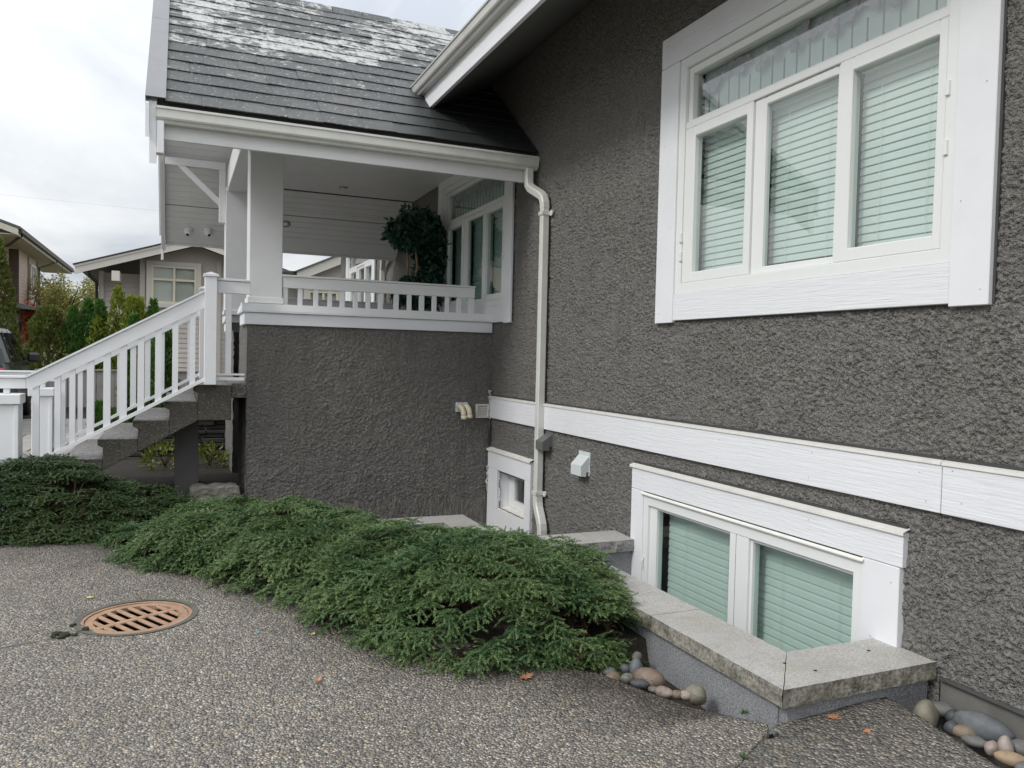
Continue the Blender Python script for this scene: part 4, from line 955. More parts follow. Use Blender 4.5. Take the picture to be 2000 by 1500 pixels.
for j in range(9):
    for i in range(9):
        x = -6.0 + i * .76 + (.38 if j % 2 else 0); y = CY0 + .02 + j * .62
        if x > .4: continue
        if pme is None: o = box('paver', -.372, .372, -.302, .302, -.05, 0, D['paver'], court, .008); pme = o.data
        else: o = bpy.data.objects.new('paver', pme); COL.objects.link(o); o.parent = court
        o.location = (x, y + .31, CZ + pr.uniform(-.004, .004)); o.rotation_euler = (pr.uniform(-.006, .006), pr.uniform(-.006, .006), 0)
struct(npmesh('ground', np.array([(-700, -700, -.9), (700, -700, -.9), (700, 900, -.9), (-700, 900, -.9)]), np.array([(0, 1, 2, 3)]), D['ground']))
sheet('lawn', np.array([-60., -9, 5, 60]), np.array([17.6, 40, 75, 110]), lambda X, Y: .10 + 0 * X, D['ground'])
struct(npmesh('street', np.array([(-60, -60, -.6), (60, -60, -.6), (60, -4, -.05), (-60, -4, -.05)]), np.array([(0, 1, 2, 3)]), D['drive']))
# control joint in the drive, from the grate to the left, and the open joint at the corner
m = MB()
jp = [(-2.3, 4.42), (-1.6, 4.57), (-.83, 4.696), (-.62, 4.76), (-.51, 4.80), (-.46, 4.88)]
for (p, q) in zip(jp[:-1], jp[1:]):
    z = max(gz(*p), gz(*q)) + .005; dx, dy = q[0] - p[0], q[1] - p[1]; L = math.hypot(dx, dy); nx, ny = -dy / L * .003, dx / L * .003
    m.add([(p[0] - nx, p[1] - ny, z), (q[0] - nx, q[1] - ny, z), (q[0] + nx, q[1] + ny, z), (p[0] + nx, p[1] + ny, z)], [(0, 1, 2, 3)])
struct(m.build('control_joint', D['soil']))

# ------------------------------------------------------------------ drain grate
dr = thing('drain_grate', 'round rusty iron drain grate set in the driveway', 'drain grate', (DRX, DRY, gz(DRX, DRY)))
zg = gz(DRX, DRY) + .002; ang = math.atan2(.1605, .2838)
def disc_ring(r0, r1, z0, z1, n=72):
    v = []; f = []
    for k in range(n):
        c, s_ = math.cos(2 * math.pi * k / n), math.sin(2 * math.pi * k / n)
        v += [(DRX + r0 * c, DRY + r0 * s_, z0), (DRX + r1 * c, DRY + r1 * s_, z0), (DRX + r1 * c, DRY + r1 * s_, z1), (DRX + r0 * c, DRY + r0 * s_, z1)]
    for k in range(n):
        a_, b_ = k * 4, ((k + 1) % n) * 4
        for q in range(4): f.append((a_ + q, b_ + q, b_ + (q + 1) % 4, a_ + (q + 1) % 4))
    return v, f
m = MB(); m.add(*disc_ring(DRR - .008, DRR + .014, zg - .12, zg)); m.build('frame', D['rust'], dr)
m = MB(); m.add(*disc_ring(DRR - .056, DRR - .012, zg - .03, zg - .006)); m.build('rim', D['rust'], dr)
R_ = DRR - .054
def rib(p, q, wd):
    e = ((math.cos(ang), math.sin(ang)), (-math.sin(ang), math.cos(ang)))
    P_ = lambda a_: (DRX + a_[0] * e[0][0] + a_[1] * e[1][0], DRY + a_[0] * e[0][1] + a_[1] * e[1][1], zg - .012)
    return MB().beam(P_(p), P_(q), wd, .012, bev=.003)
rib((-R_, 0), (R_, 0), .040).build('bar', D['rust'], dr)
for i in range(-3, 4):
    x = i * .064 ; h = math.sqrt(R_ * R_ - x * x)
    for sg in (-1, 1): rib((x + sg * .0, sg * .0212), (x, sg * h), .027).build('bar', D['rust'], dr)
m = MB(); n = 48
m.add([(DRX + (DRR - .009) * math.cos(2 * math.pi * k / n), DRY + (DRR - .009) * math.sin(2 * math.pi * k / n), z) for z in (zg - .35, zg - .03) for k in range(n)], [(k, (k + 1) % n, n + (k + 1) % n, n + k) for k in range(n)] + [tuple(range(n))])
m.build('pit', D['pit'], dr)

# ------------------------------------------------------------------ spruce shrubs
def fan_template(seed, L=.19, twigs=8, dens=350):
    """one drooping spray: axis along +x, stiff side twigs like fingers in a loose plane, each a bottle-brush of short needles along a pale stem"""
    r = np.random.default_rng(seed); tris = []; tint = []
    def clothe(pts, l, tipw):
        pts = np.array(pts); seg = np.diff(pts, axis=0); n = max(9, int(l * dens))
        t = (np.arange(n) + r.random(n)) / n; idx = np.minimum((t * len(seg)).astype(int), len(seg) - 1); fr = t * len(seg) - idx
        b = pts[idx] + seg[idx] * fr[:, None]; d = seg[idx] / np.linalg.norm(seg[idx], axis=1)[:, None]
        phi = np.arange(n) * 2.4 + r.random(n); up = np.array([0, 0, 1.0]); s = np.cross(d, up); s /= np.linalg.norm(s, axis=1)[:, None] + 1e-9; u = np.cross(s, d)
        rad = s * np.cos(phi)[:, None] + u * (np.sin(phi) * .75)[:, None]
        ln = (.0140 + .0035 * r.random(n)) * (1 - .25 * t)
        nd = d * (.62 + .45 * t)[:, None] + rad * .85; nd /= np.linalg.norm(nd, axis=1)[:, None]
        wv = np.cross(nd, u + .4 * r.normal(size=(n, 3))); wv /= np.linalg.norm(wv, axis=1)[:, None] + 1e-9
        wdt = .0035
        tris.append(np.stack([b - wv * wdt, b + wv * wdt, b + nd * ln[:, None]], 1))
        g = tipw * np.clip(t * 1.5 - .6, 0, 1) ** 1.5; tint.append(np.stack([g * .45, g * .45, np.minimum(1, g + .10)], 1))
        q = pts[len(pts) // 3:] + np.array([0, 0, .0030]); sd = np.cross(q[-1] - q[0], up); sd = sd / (np.linalg.norm(sd) + 1e-9) * .0014
        for i in range(len(q) - 1):
            tris.append(np.array([[q[i] - sd, q[i] + sd, q[i + 1]]])); tint.append(np.full((1, 3), .55 * tipw + .15))
    ax = np.array([(q / 6 * L, .010 * math.sin(q * 1.1 + seed), .030 * math.sin(q / 6 * 2.2) - 1.0 * (q / 6 * L) ** 2) for q in range(7)]); clothe(ax, L, .75)
    for k in range(twigs):
        t = .06 + .84 * k / (twigs - 1); p0 = np.array([np.interp(t * L, ax[:, 0], ax[:, i]) for i in range(3)])
        side = 1 if k % 2 else -1; l = (.088 * (1 - t * .45)) * (.8 + .4 * r.random()); a = math.radians(50 + 9 * r.normal()) * side
        dirv = np.array([math.cos(a), math.sin(a), .12 * r.normal() + .10]); pts = [p0 + dirv * l * q / 4 + np.array([0, 0, -2.0 * (l * q / 4) ** 2]) for q in range(5)]
        clothe(pts, l, .55 + .45 * r.random())
    return np.concatenate(tris), np.concatenate(tint)
FANS = [fan_template(i) for i in range(7)]
def place(template, Pm, X, Z, scale):
    """instance a template at points Pm with axis X and up Z -> big triangle arrays"""
    X = X / np.linalg.norm(X, axis=1)[:, None]; Y = np.cross(Z, X); Y /= np.linalg.norm(Y, axis=1)[:, None] + 1e-9; Zz = np.cross(X, Y)
    out_t = template[0][None] * scale[:, None, None, None]
    V = out_t[..., 0:1] * X[:, None, None, :] + out_t[..., 1:2] * Y[:, None, None, :] + out_t[..., 2:3] * Zz[:, None, None, :] + Pm[:, None, None, :]
    return V.reshape(-1, 3), np.broadcast_to(template[1][None], (len(Pm),) + template[1].shape).reshape(-1)
def shrub(name, label, lobes, n_fans, mat, seed, basez=lambda x, y: 0.0, dead=None, group='low spruce shrubs along the drive', fs=1.0):
    """lobes: (cx, cy, rx, ry, h, rot). The height field is the union of the lobes; sprays stand in tiers on it, leaning outwards."""
    r = np.random.default_rng(seed)
    cx = np.mean([l[0] for l in lobes]); cy = np.mean([l[1] for l in lobes]); t = thing(name, label, 'shrub', (cx, cy, float(basez(cx, cy))), group)
    Ps, Xs, Zs, Sc, Tn = [], [], [], [], []
    areas = np.array([l[2] * l[3] for l in lobes]); pick = r.choice(len(lobes), n_fans, p=areas / areas.sum())
    for li, (lx, ly, rx, ry, h, rot) in enumerate(lobes):
        n = int((pick == li).sum()); 
        th = r.random(n) * 2 * np.pi; lev = r.random(n) ** .80             # 0 skirt .. 1 crown
        tiers = 7; lev = np.clip((np.floor(lev * tiers) + .5 + .40 * r.normal(size=n)) / tiers, .02, 1)      # foliage gathers in tiers
        wob = 1 + .16 * vnoise(np.cos(th) * 1.3, np.sin(th) * 1.3, lev * 2.2, 2.0, seed + li)
        rad = np.sqrt(np.clip(1 - lev ** 1.7, 0, 1)) * wob * (.86 + .16 * r.random(n)); topmask = lev > .8
        rad = np.where(topmask, np.sqrt(r.random(n)) * .72, rad)
        z = h * (lev ** .9) * (1 - .10 * r.random(n)); z = np.where(topmask, h * (1 - .5 * rad ** 2.2) * (.96 + .12 * r.random(n)), z)
        z = z * (1 + .12 * vnoise(np.cos(th) * rad, np.sin(th) * rad, 0, 3.5, seed + 9 + li))
        cr, sr = math.cos(rot), math.sin(rot)
        lxv = rx * rad * np.cos(th); lyv = ry * rad * np.sin(th)
        ox = np.cos(th) * ry; oy = np.sin(th) * rx; nn = np.hypot(ox, oy); ox /= nn; oy /= nn
        px = lx + lxv * cr - lyv * sr; py = ly + lxv * sr + lyv * cr; dx = ox * cr - oy * sr; dy = ox * sr + oy * cr
        jit = .38 * r.normal(size=n); dx, dy = dx * np.cos(jit) - dy * np.sin(jit), dx * np.sin(jit) + dy * np.cos(jit)
        dz = np.where(topmask, -.02 + .13 * r.normal(size=n), -.02 - .22 * (1 - lev) + .10 * r.normal(size=n))
        b = np.array([float(basez(a_, b_)) for a_, b_ in zip(px, py)])
        keep = np.ones(n, bool)
        for lj, (ax_, ay_, arx, ary, ah, arot) in enumerate(lobes):
            if lj == li: continue
            c2, s2 = math.cos(-arot), math.sin(-arot); u = ((px - ax_) * c2 - (py - ay_) * s2) / arx; v = ((px - ax_) * s2 + (py - ay_) * c2) / ary
            q = u * u + v * v; keep &= ~((q < .55) & (z < ah * .55 * np.sqrt(np.clip(1 - q, 0, 1))))
        Pp = np.stack([px, py, b + np.maximum(z, .03)], -1)[keep]; X = np.stack([dx, dy, dz], -1)[keep]
        Pp = Pp - X * .10                                                          # root the spray inside the crown
        Zv = np.stack([0.18 * r.normal(size=len(Pp)), 0.18 * r.normal(size=len(Pp)), np.ones(len(Pp))], -1)
        Ps.append(Pp); Xs.append(X); Zs.append(Zv); Sc.append((.78 + .5 * r.random(len(Pp))) * fs); Tn.append(np.clip(.85 + .5 * vnoise(Pp[:, 0], Pp[:, 1], Pp[:, 2], 4.5, seed + 2) + .35 * (r.random(len(Pp)) - .5), .3, 1.5))
    Ps, Xs, Zs, Sc, Tn = map(np.concatenate, (Ps, Xs, Zs, Sc, Tn)); which = r.integers(0, len(FANS), len(Ps))
    Vs, As = [], []
    for k, F_ in enumerate(FANS):
        q = which == k
        if q.any():
            V, A = place(F_, Ps[q], Xs[q], Zs[q], Sc[q]); Vs.append(V); As.append(A * np.repeat(Tn[q], F_[0].shape[0] * 3))
    V = np.concatenate(Vs); A = np.concatenate(As)
    o = npmesh('foliage', V, np.arange(len(V)).reshape(-1, 3), mat, t, False, A); o['kind'] = 'stuff'
    # woody branches: from the stool outwards to the sprays
    m = MB()
    sel = r.choice(len(Ps), min(len(Ps), 70), replace=False)
    for k in sel:
        li = int(np.argmin([(Ps[k][0] - l[0]) ** 2 + (Ps[k][1] - l[1]) ** 2 for l in lobes])); l = lobes[li]
        c = Vector((l[0], l[1], float(basez(l[0], l[1])) + .02)); e = Vector(Ps[k] - Xs[k] * .02); mid = (c + e) / 2 + Vector((0, 0, .04 + .05 * r.random()))
        m.tube([c, mid, e], [.009, .006, .002], 5, caps=False)
    br = m.build('branch', D['twig'], t); br['kind'] = 'stuff'
    # needle litter and shaded heart of the plant: a lumpy mass of brown dead sprays
    dead_n = int(n_fans * .10); kk = r.choice(len(Ps), dead_n); c0 = np.array([[lobes[int(np.argmin([(p[0] - l[0]) ** 2 + (p[1] - l[1]) ** 2 for l in lobes]))][i] for i in (0, 1)] for p in Ps[kk]])
    Pd = Ps[kk].copy(); sh = .25 + .25 * r.random(dead_n); Pd[:, :2] += (c0 - Pd[:, :2]) * sh[:, None]; bz = np.array([float(basez(a_, b_)) for a_, b_ in Pd[:, :2]]); Pd[:, 2] = bz + (Pd[:, 2] - bz) * (.30 + .3 * r.random(dead_n))
    V, A = place(FANS[0], Pd, Xs[kk], Zs[kk], Sc[kk] * 1.1)
    d_ = npmesh('dead_twigs', V, np.arange(len(V)).reshape(-1, 3), D['twig'], t, False); d_['kind'] = 'stuff'
    return t
bz = lambda x, y: float(bankz(np.array([x]), np.array([y]))[0])
shrub('spruce_shrub', 'largest low spruce shrub, spreading against the granite well wall', [(1.60, 4.22, .90, .72, .42, -.9), (1.80, 4.70, .62, .55, .34, -.6), (1.30, 4.85, .62, .62, .39, -.8), (1.86, 3.80, .46, .36, .24, -.9), (1.20, 4.40, .50, .45, .34, -.8), (2.15, 4.35, .40, .62, .33, .0), (2.05, 5.00, .40, .50, .24, .0), (2.10, 3.80, .28, .38, .22, 0)], 2350, D['needle'], 3, bz)
shrub('spruce_shrub', 'low spruce shrub in the middle of the row with bronze tips on top', [(.92, 5.50, .72, .60, .35, -.9), (1.10, 6.00, .50, .46, .29, -.8), (.72, 6.00, .58, .50, .38, -.9)], 1300, D['needle'], 4, bz)
shrub('spruce_shrub', 'flat spruce shrub beside the drain, below the split stone block', [(.28, 6.32, .70, .54, .27, -.8), (.40, 6.85, .60, .48, .27, -.6), (-.12, 6.90, .44, .30, .16, -.7)], 1050, D['needle'], 5, bz)
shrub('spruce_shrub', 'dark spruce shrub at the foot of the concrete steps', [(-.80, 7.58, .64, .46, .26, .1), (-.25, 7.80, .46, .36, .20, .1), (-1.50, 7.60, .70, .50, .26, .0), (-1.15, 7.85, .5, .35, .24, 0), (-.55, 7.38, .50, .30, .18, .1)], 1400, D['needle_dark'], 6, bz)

# dry needles and crumbs swept along the edge of the bed and between the stones
r = np.random.default_rng(77); n = 2600
yy = 2.75 + 4.6 * r.random(n) ** .9; xx = edge_x(yy) - np.abs(r.normal(size=n)) * .10 + .02; k = r.random(n) < .14; yy[k] = 2.8 + .55 * r.random(k.sum()); xx[k] = edge_x(yy[k]) + .12 * r.random(k.sum())
zz = gzv(xx, yy) + .008; a_ = r.random(n) * 6.283; l_ = .006 + .012 * r.random(n); w_ = .0013
V = np.stack([np.stack([xx - np.sin(a_) * w_, yy + np.cos(a_) * w_, zz], -1), np.stack([xx + np.sin(a_) * w_, yy - np.cos(a_) * w_, zz], -1), np.stack([xx + np.cos(a_) * l_, yy + np.sin(a_) * l_, zz + .004 * r.random(n)], -1)], 1).reshape(-1, 3)
o = npmesh('needle_litter', V, np.arange(len(V)).reshape(-1, 3), D['twig'], None, False); o['kind'] = 'stuff'; o['label'] = 'dry brown needles scattered along the front edge of the shrubs'
# ================================================================== STONES, LITTER
def lump(n1=12, n2=8, seed=0, amp=.12):
    V = []; 
    for j in range(n2 + 1):
        ph = math.pi * j / n2
        for i in range(n1):
            th = 2 * math.pi * i / n1; V.append((math.sin(ph) * math.cos(th), math.sin(ph) * math.sin(th), math.cos(ph)))
    V = np.array(V); k = 1 + amp * vnoise(V[:, 0], V[:, 1], V[:, 2], 1.1, seed) + amp * .3 * vnoise(V[:, 0], V[:, 1], V[:, 2], 2.6, seed + 1); V = V * k[:, None]
    F = [(j * n1 + i, (j + 1) * n1 + i, (j + 1) * n1 + (i + 1) % n1, j * n1 + (i + 1) % n1) for j in range(n2) for i in range(n1)]
    return V, np.array(F)
_stone_mats = {}
def stone_mat(c):
    if c not in _stone_mats: _stone_mats[c] = pm('river_stone_%d' % len(_stone_mats), c, .6, .22, 25, .15, 120, .002, dirt=.25, dirtc=tuple(x * .5 for x in c), dscale=30)
    return _stone_mats[c]
def stone(x, y, r, c, label, sx=1, sy=1, sz=.75, rot=0, z=None, group='river stones', seed=None):
    seed = seed if seed is not None else int(abs(x * 991 + y * 733)) % 50
    V, F = lump(14, 10, seed, .16); cr, sr = math.cos(rot), math.sin(rot); V = V * np.array([sx, sy, sz]) * r
    V = np.stack([V[:, 0] * cr - V[:, 1] * sr, V[:, 0] * sr + V[:, 1] * cr, V[:, 2]], -1)
    zz = (gz(x, y) if z is None else z) + r * sz * .45; V = V + np.array([x, y, zz])
    o = npmesh('river_stone', V, F, stone_mat(c), None, True); recenter(o); return tag(o, label, 'stone', group)
G1 = 'river stones along the window well wall'
TAN, OLV, BLU, RED, SLT, PNK, KHA, GRY = (.215, .165, .115), (.18, .175, .145), (.125, .132, .138), (.185, .135, .105), (.078, .082, .087), (.33, .265, .23), (.20, .185, .14), (.155, .155, .148)
for a in [(1.987, 3.289, .036, TAN, 'ochre brown river stone at the shrub end of the stone row', 1.25, .85, .62, .5), (2.045, 3.255, .031, OLV, 'olive grey round river stone beside the ochre one', 1.05, .9, .75, 0),
          (2.150, 3.338, .043, BLU, 'upright blue grey river stone against the granite wall', .95, .75, 1.2, .6), (2.137, 3.202, .062, RED, 'largest river stone of the row, reddish brown', 1.15, .85, .8, -.9),
          (2.071, 3.181, .034, SLT, 'dark flat slate stone in front of the reddish one', 1.25, .8, .6, -.6), (2.239, 3.479, .027, OLV, 'brownish stone tucked against the wall behind the upright one', 1, .8, .9, 0),
          (2.095, 3.097, .024, OLV, 'small grey green stone between the reddish and the pink one', 1.1, .8, .6, -.8), (2.127, 3.055, .034, PNK, 'pale pink oval river stone', 1.2, .85, .6, -.9),
          (2.169, 3.016, .025, TAN, 'small tan pebble next to the pink stone', 1.1, .8, .65, -.5), (2.199, 2.993, .025, PNK, 'small cream pebble beside the khaki stone', 1.0, .8, .75, -.9),
          (2.249, 2.975, .044, KHA, 'rounded khaki river stone at the open end of the row', 1.05, .9, .95, -.8), (2.102, 3.362, .026, SLT, 'dark stone half under the spruce needles', 1, 1, .8, 0), (2.003, 3.357, .030, GRY, 'grey stone hidden at the shrub edge', 1, .9, .7, .4)]:
    stone(a[0], a[1], a[2] * 1.12, a[3], a[4], a[5], a[6], a[7], a[8], z=-.005 - a[2] * a[7] * .5, group=G1)
G2 = 'river stones in the strip by the house foundation'
for a in [(3.045, 2.40, .056, KHA, 'lumpy brown stone beside the granite return wall', 1, .85, .95, .3), (3.20, 2.44, .048, GRY, 'flat dark green grey stone in the foundation corner', 1.25, .8, .6, -.6), (3.19, 2.37, .033, SLT, 'dark stone just below the flat one in the corner', 1, .9, .8, 0),
          (3.085, 2.30, .028, SLT, 'shiny dark round pebble in the foundation strip', 1, .95, .95, 0), (3.105, 2.255, .036, TAN, 'brown stone in front of the shiny dark pebble', 1.2, .8, .6, -.9), (3.13, 2.31, .018, (.35, .17, .06), 'tiny orange pebble in the foundation strip', 1, .9, .7, 0),
          (3.172, 2.235, .080, (.13, .14, .145), 'large grey oblong stone against the foundation', 1.35, .62, .6, -1.2), (3.075, 2.19, .036, GRY, 'grey flat stone along the apron edge', 1.3, .8, .5, -1.2), (3.08, 2.12, .030, PNK, 'buff rounded stone on the apron edge', 1.05, .8, .8, .4),
          (3.12, 2.09, .034, (.36, .31, .27), 'pale upright stone beside the buff one', .85, .8, 1.15, .3), (3.075, 2.02, .046, (.36, .26, .17), 'long orange tan stone at the right picture edge', 1.35, .7, .5, -1.0), (3.20, 2.08, .036, GRY, 'grey stone in the shade of the foundation', 1, 1, .7, 0), (3.05, 1.93, .045, GRY, 'grey stone cut by the lower right picture corner', 1.2, .8, .6, -1.)]:
    stone(a[0], a[1], a[2] * 1.1, a[3], a[4], a[5], a[6], a[7] * 1.15, a[8], z=-.012, group=G2)
# split stone block closing the bed beside the porch corner
o = MB().box(.13, .585, 8.22, 8.42, .05, .225, .02).build('stone_block', D['rock']); bmd = o.modifiers.new('s', 'SUBSURF'); bmd.subdivision_type = 'SIMPLE'; bmd.levels = bmd.render_levels = 4
tx = bpy.data.textures.new('rockface', 'CLOUDS'); tx.noise_scale = .09; dm_ = o.modifiers.new('d', 'DISPLACE'); dm_.texture = tx; dm_.strength = .05
recenter(o); tag(o, 'rough split stone block beside the porch corner under the steps', 'stone block')

def leaf(x, y, size, mat, label, pts, z=None, rot=0, curl=.25, cat='leaf', group='fallen leaves', name='fallen_leaf', tilt=(0, 0)):
    cr, sr = math.cos(rot), math.sin(rot); zz = (gz(x, y) + .007) if z is None else z
    V = [(x, y, zz + size * .05)] + [(x + size * (a * cr - b * sr), y + size * (a * sr + b * cr), zz + size * (curl * (a * a + b * b) * (.6 + .8 * ((i * 37) % 7) / 7) + tilt[0] * a + tilt[1] * b)) for i, (a, b) in enumerate(pts)]
    n = len(pts); o = MB().add(V, [(0, 1 + i, 1 + (i + 1) % n) for i in range(n)]).build(name, mat)
    sm = o.modifiers.new('t', 'SOLIDIFY'); sm.thickness = .0012
    recenter(o); return tag(o, label, cat, group)
OAK = [(1.0, 0), (.62, .16), (.66, .42), (.36, .26), (.18, .62), (-.02, .26), (-.34, .42), (-.32, .10), (-.8, .03), (-.8, -.03), (-.32, -.12), (-.3, -.46), (0, -.22), (.2, -.58), (.36, -.22), (.68, -.38), (.6, -.14)]
OVAL = [(math.cos(t) * (1 if math.cos(t) > 0 else .8), .55 * math.sin(t)) for t in np.linspace(0, 2 * math.pi, 11)[:-1]]
leaf(1.545, 3.365, .060, D['leaf_b'], 'brown lobed oak leaf at the front edge of the largest shrub', OAK, rot=.4, curl=.2)
leaf(.621, 3.683, .020, D['leaf_o'], 'small curled orange leaf alone on the driveway', OVAL, rot=.2, curl=.9)
leaf(-.489, 5.47, .026, D['leaf_y'], 'pale yellow leaf behind the drain grate', OVAL, rot=-.2, curl=.3)
leaf(.695, 4.31, .020, D['leaf_y'], 'small yellow green leaf at the edge of the middle shrub', OVAL, rot=.9, curl=.5)
leaf(2.60, 2.495, .040, D['leaf_o'], 'orange needle cluster lying under the granite coping', OAK, z=.045, rot=.1, curl=.15)
leaf(1.849, 4.257, .034, D['leaf_r'], 'dark red leaf resting on top of the largest shrub', OAK, z=.338, rot=1.2, curl=.3)
leaf(-.30, 6.85, .05, D['leaf_b'], 'brown leaf scraps between the two left shrubs', OAK, rot=.2, curl=.25)
leaf(2.63, 2.34, .022, D['leaf_o'], 'tiny orange leaf on the apron near the picture bottom', OVAL, z=.042, rot=.3, curl=.5)
leaf(.42, 4.458, .016, D['blue'], 'torn scrap of bright blue plastic on the driveway', OAK, rot=.7, curl=.7, cat='litter', group=None, name='plastic_scrap')
leaf(1.86, 3.62, .022, D['litter'], 'white paper scrap caught low in the largest shrub', OVAL, z=.17, rot=.3, curl=.2, cat='litter', group=None, name='paper_scrap')
rr = random.Random(8)
for i, (x, y, s) in enumerate([(-.53, 4.96, .022), (-.585, 4.835, .030), (-.548, 4.80, .034), (-.50, 4.79, .018), (-.56, 4.76, .022), (-.455, 4.87, .026), (-.60, 4.79, .016)]):
    V, F = lump(12, 8, 20 + i, .5); V = V * s * .72 * np.array([1.2, 1, .45]) + np.array([x, y, gz(x, y) + .008])
    o = npmesh('moss_clump', V, F, D['moss'], None, True); recenter(o)
    tag(o, ['lone dark moss clump left of the drain rim', 'dark moss clump on the control joint', 'largest moss clump on the control joint', 'small moss clump right of the largest one', 'moss clump just in front of the joint', 'moss clump touching the drain collar', 'smallest moss clump at the left of the cluster'][i], 'moss', 'moss clumps by the drain')
def weed(x, y, z, n, h, label, seed, mat='weed'):
    r = random.Random(seed); m = MB()
    for i in range(n):
        a = r.uniform(0, 6.28); l = h * r.uniform(.5, 1.1); p = Vector((x + r.uniform(-.012, .012), y + r.uniform(-.012, .012), z)); q = p + Vector((math.cos(a) * l * .6, math.sin(a) * l * .6, l * r.uniform(.3, .9))); s = Vector((-math.sin(a), math.cos(a), 0)) * l * .13; mid = (p + q) / 2 + Vector((0, 0, l * .12))
        m.add([p, mid - s, q, mid + s], [(0, 1, 2, 3)])
    o = m.build('weed', D[mat]); recenter(o); return tag(o, label, 'weed', 'weeds in the joints')
weed(2.275, 2.672, .03, 16, .035, 'small green weed at the foot of the granite wall', 1)
weed(2.03, 2.375, .022, 16, .03, 'green weed tuft in the open slab joint near the picture bottom', 2)
m = MB()
for pts in ([(1.02, 4.0, .012), (1.15, 3.86, .02), (1.30, 3.70, .014)], [(1.1, 3.93, .012), (1.16, 3.80, .012)], [(1.2, 3.80, .02), (1.38, 3.75, .012)]): m.tube(pts, .0025, 5)
o = m.build('fallen_twig', D['twig']); recenter(o); tag(o, 'thin dead twigs lying at the front of the shrubs', 'twig')

# ================================================================== PLANTS NEAR THE PORCH
def leafy(name, V0, dirs, size, mat, parent, seed, aspect=.5, tint=None):
    """quad leaves (two triangles, folded along the rib)"""
    r = np.random.default_rng(seed); n = len(V0); d = dirs / (np.linalg.norm(dirs, axis=1)[:, None] + 1e-9)
    s = np.cross(d, r.normal(size=(n, 3))); s /= np.linalg.norm(s, axis=1)[:, None] + 1e-9; u = np.cross(s, d); sz = (size * (.7 + .6 * r.random(n)))[:, None]
    P = np.stack([V0, V0 + d * sz * .5 + s * sz * aspect * .5 + u * sz * .08, V0 + d * sz - u * sz * .12, V0 + d * sz * .5 - s * sz * aspect * .5 + u * sz * .08], 1).reshape(-1, 3)
    F = np.arange(len(P)).reshape(-1, 4); tt = np.repeat(r.random(n) if tint is None else tint, 4)
    o = npmesh(name, P, F, mat, parent, False, tt); o['kind'] = 'stuff'; return o
t = thing('potted_tree', 'dark leafy ornamental tree with bare twin stems on the porch', 'potted tree', (2.86, 9.95, 1.245))
r = np.random.default_rng(2)
m = MB(); m.tube([(2.86, 9.95, 1.245), (2.86, 9.95, 1.29), (2.86, 9.95, 1.55), (2.86, 9.95, 1.58)], [.13, .15, .19, .185], 18); m.build('pot', D['duct'], t)
for k, (a, b) in enumerate((((2.82, 9.95, 1.55), (2.70, 9.9, 3.0)), ((2.9, 9.95, 1.55), (2.80, 9.85, 3.05)), ((2.86, 10., 1.55), (2.98, 9.95, 3.0)))):
    a, b = Vector(a), Vector(b); MB().tube([a.lerp(b, q / 5) + Vector((.03 * math.sin(q * 1.7 + k), .02 * math.cos(q * 2 + k), 0)) for q in range(6)], [.026 - .002 * q for q in range(6)], 8).build('stem', D['ficus_trunk'], t, True)
c = [(2.52, 9.8, 3.12, .14, .16), (3.16, 9.85, 2.95, .10, .30), (2.86, 9.9, 3.24, .32, .26), (2.68, 9.85, 3.10, .20, .20), (3.02, 9.9, 3.05, .20, .35), (3.02, 9.9, 2.72, .19, .35), (2.92, 9.9, 2.95, .12, .2), (2.86, 9.9, 2.42, .30, .22), (2.70, 9.9, 2.35, .2, .12), (3.03, 9.85, 2.42, .2, .25)]
P = []
for (x, y, z, rr_, hh) in c:
    n = int(900 * rr_ * hh / .09); q = r.normal(size=(n, 3)); q /= np.linalg.norm(q, axis=1)[:, None]; q *= (r.random(n) ** .35)[:, None]; P.append(np.array([x, y, z]) + q * np.array([rr_, rr_ * .8, hh]))
P = np.concatenate(P); leafy('foliage', P, r.normal(size=P.shape) + np.array([0, 0, -.9]), .085, D['ficus'], t, 3, .55)
for i, (x, y, z, rx, n, lb) in enumerate([(-.13, 10.9, .16, .30, 420, 'yellow green leafy bush behind the grey pier, left of it'), (.40, 10.9, .12, .26, 420, 'yellow green leafy bush between the grey pier and the porch wall')]):
    t = thing('garden_bush', lb, 'bush', (x, y, .06), 'bushes behind the steps'); r = np.random.default_rng(40 + i); q = r.normal(size=(n, 3)); q /= np.linalg.norm(q, axis=1)[:, None]; q *= (.55 + .45 * r.random(n))[:, None]
    leafy('foliage', np.array([x, y, z]) + q * np.array([rx, rx, .24]), q + np.array([0, 0, .5]), .055, D['yellow_bush'], t, 50 + i, .5)
    m = MB(); [m.tube([(x, y, .05), (x + .2 * rx * math.cos(a), y + .2 * rx * math.sin(a), .2), (x + .7 * rx * math.cos(a), y + .7 * rx * math.sin(a), .3)], [.008, .006, .004], 5) for a in (0.3, 1.6, 2.8, 4.1, 5.3)]; m.build('stem', D['bark'], t)
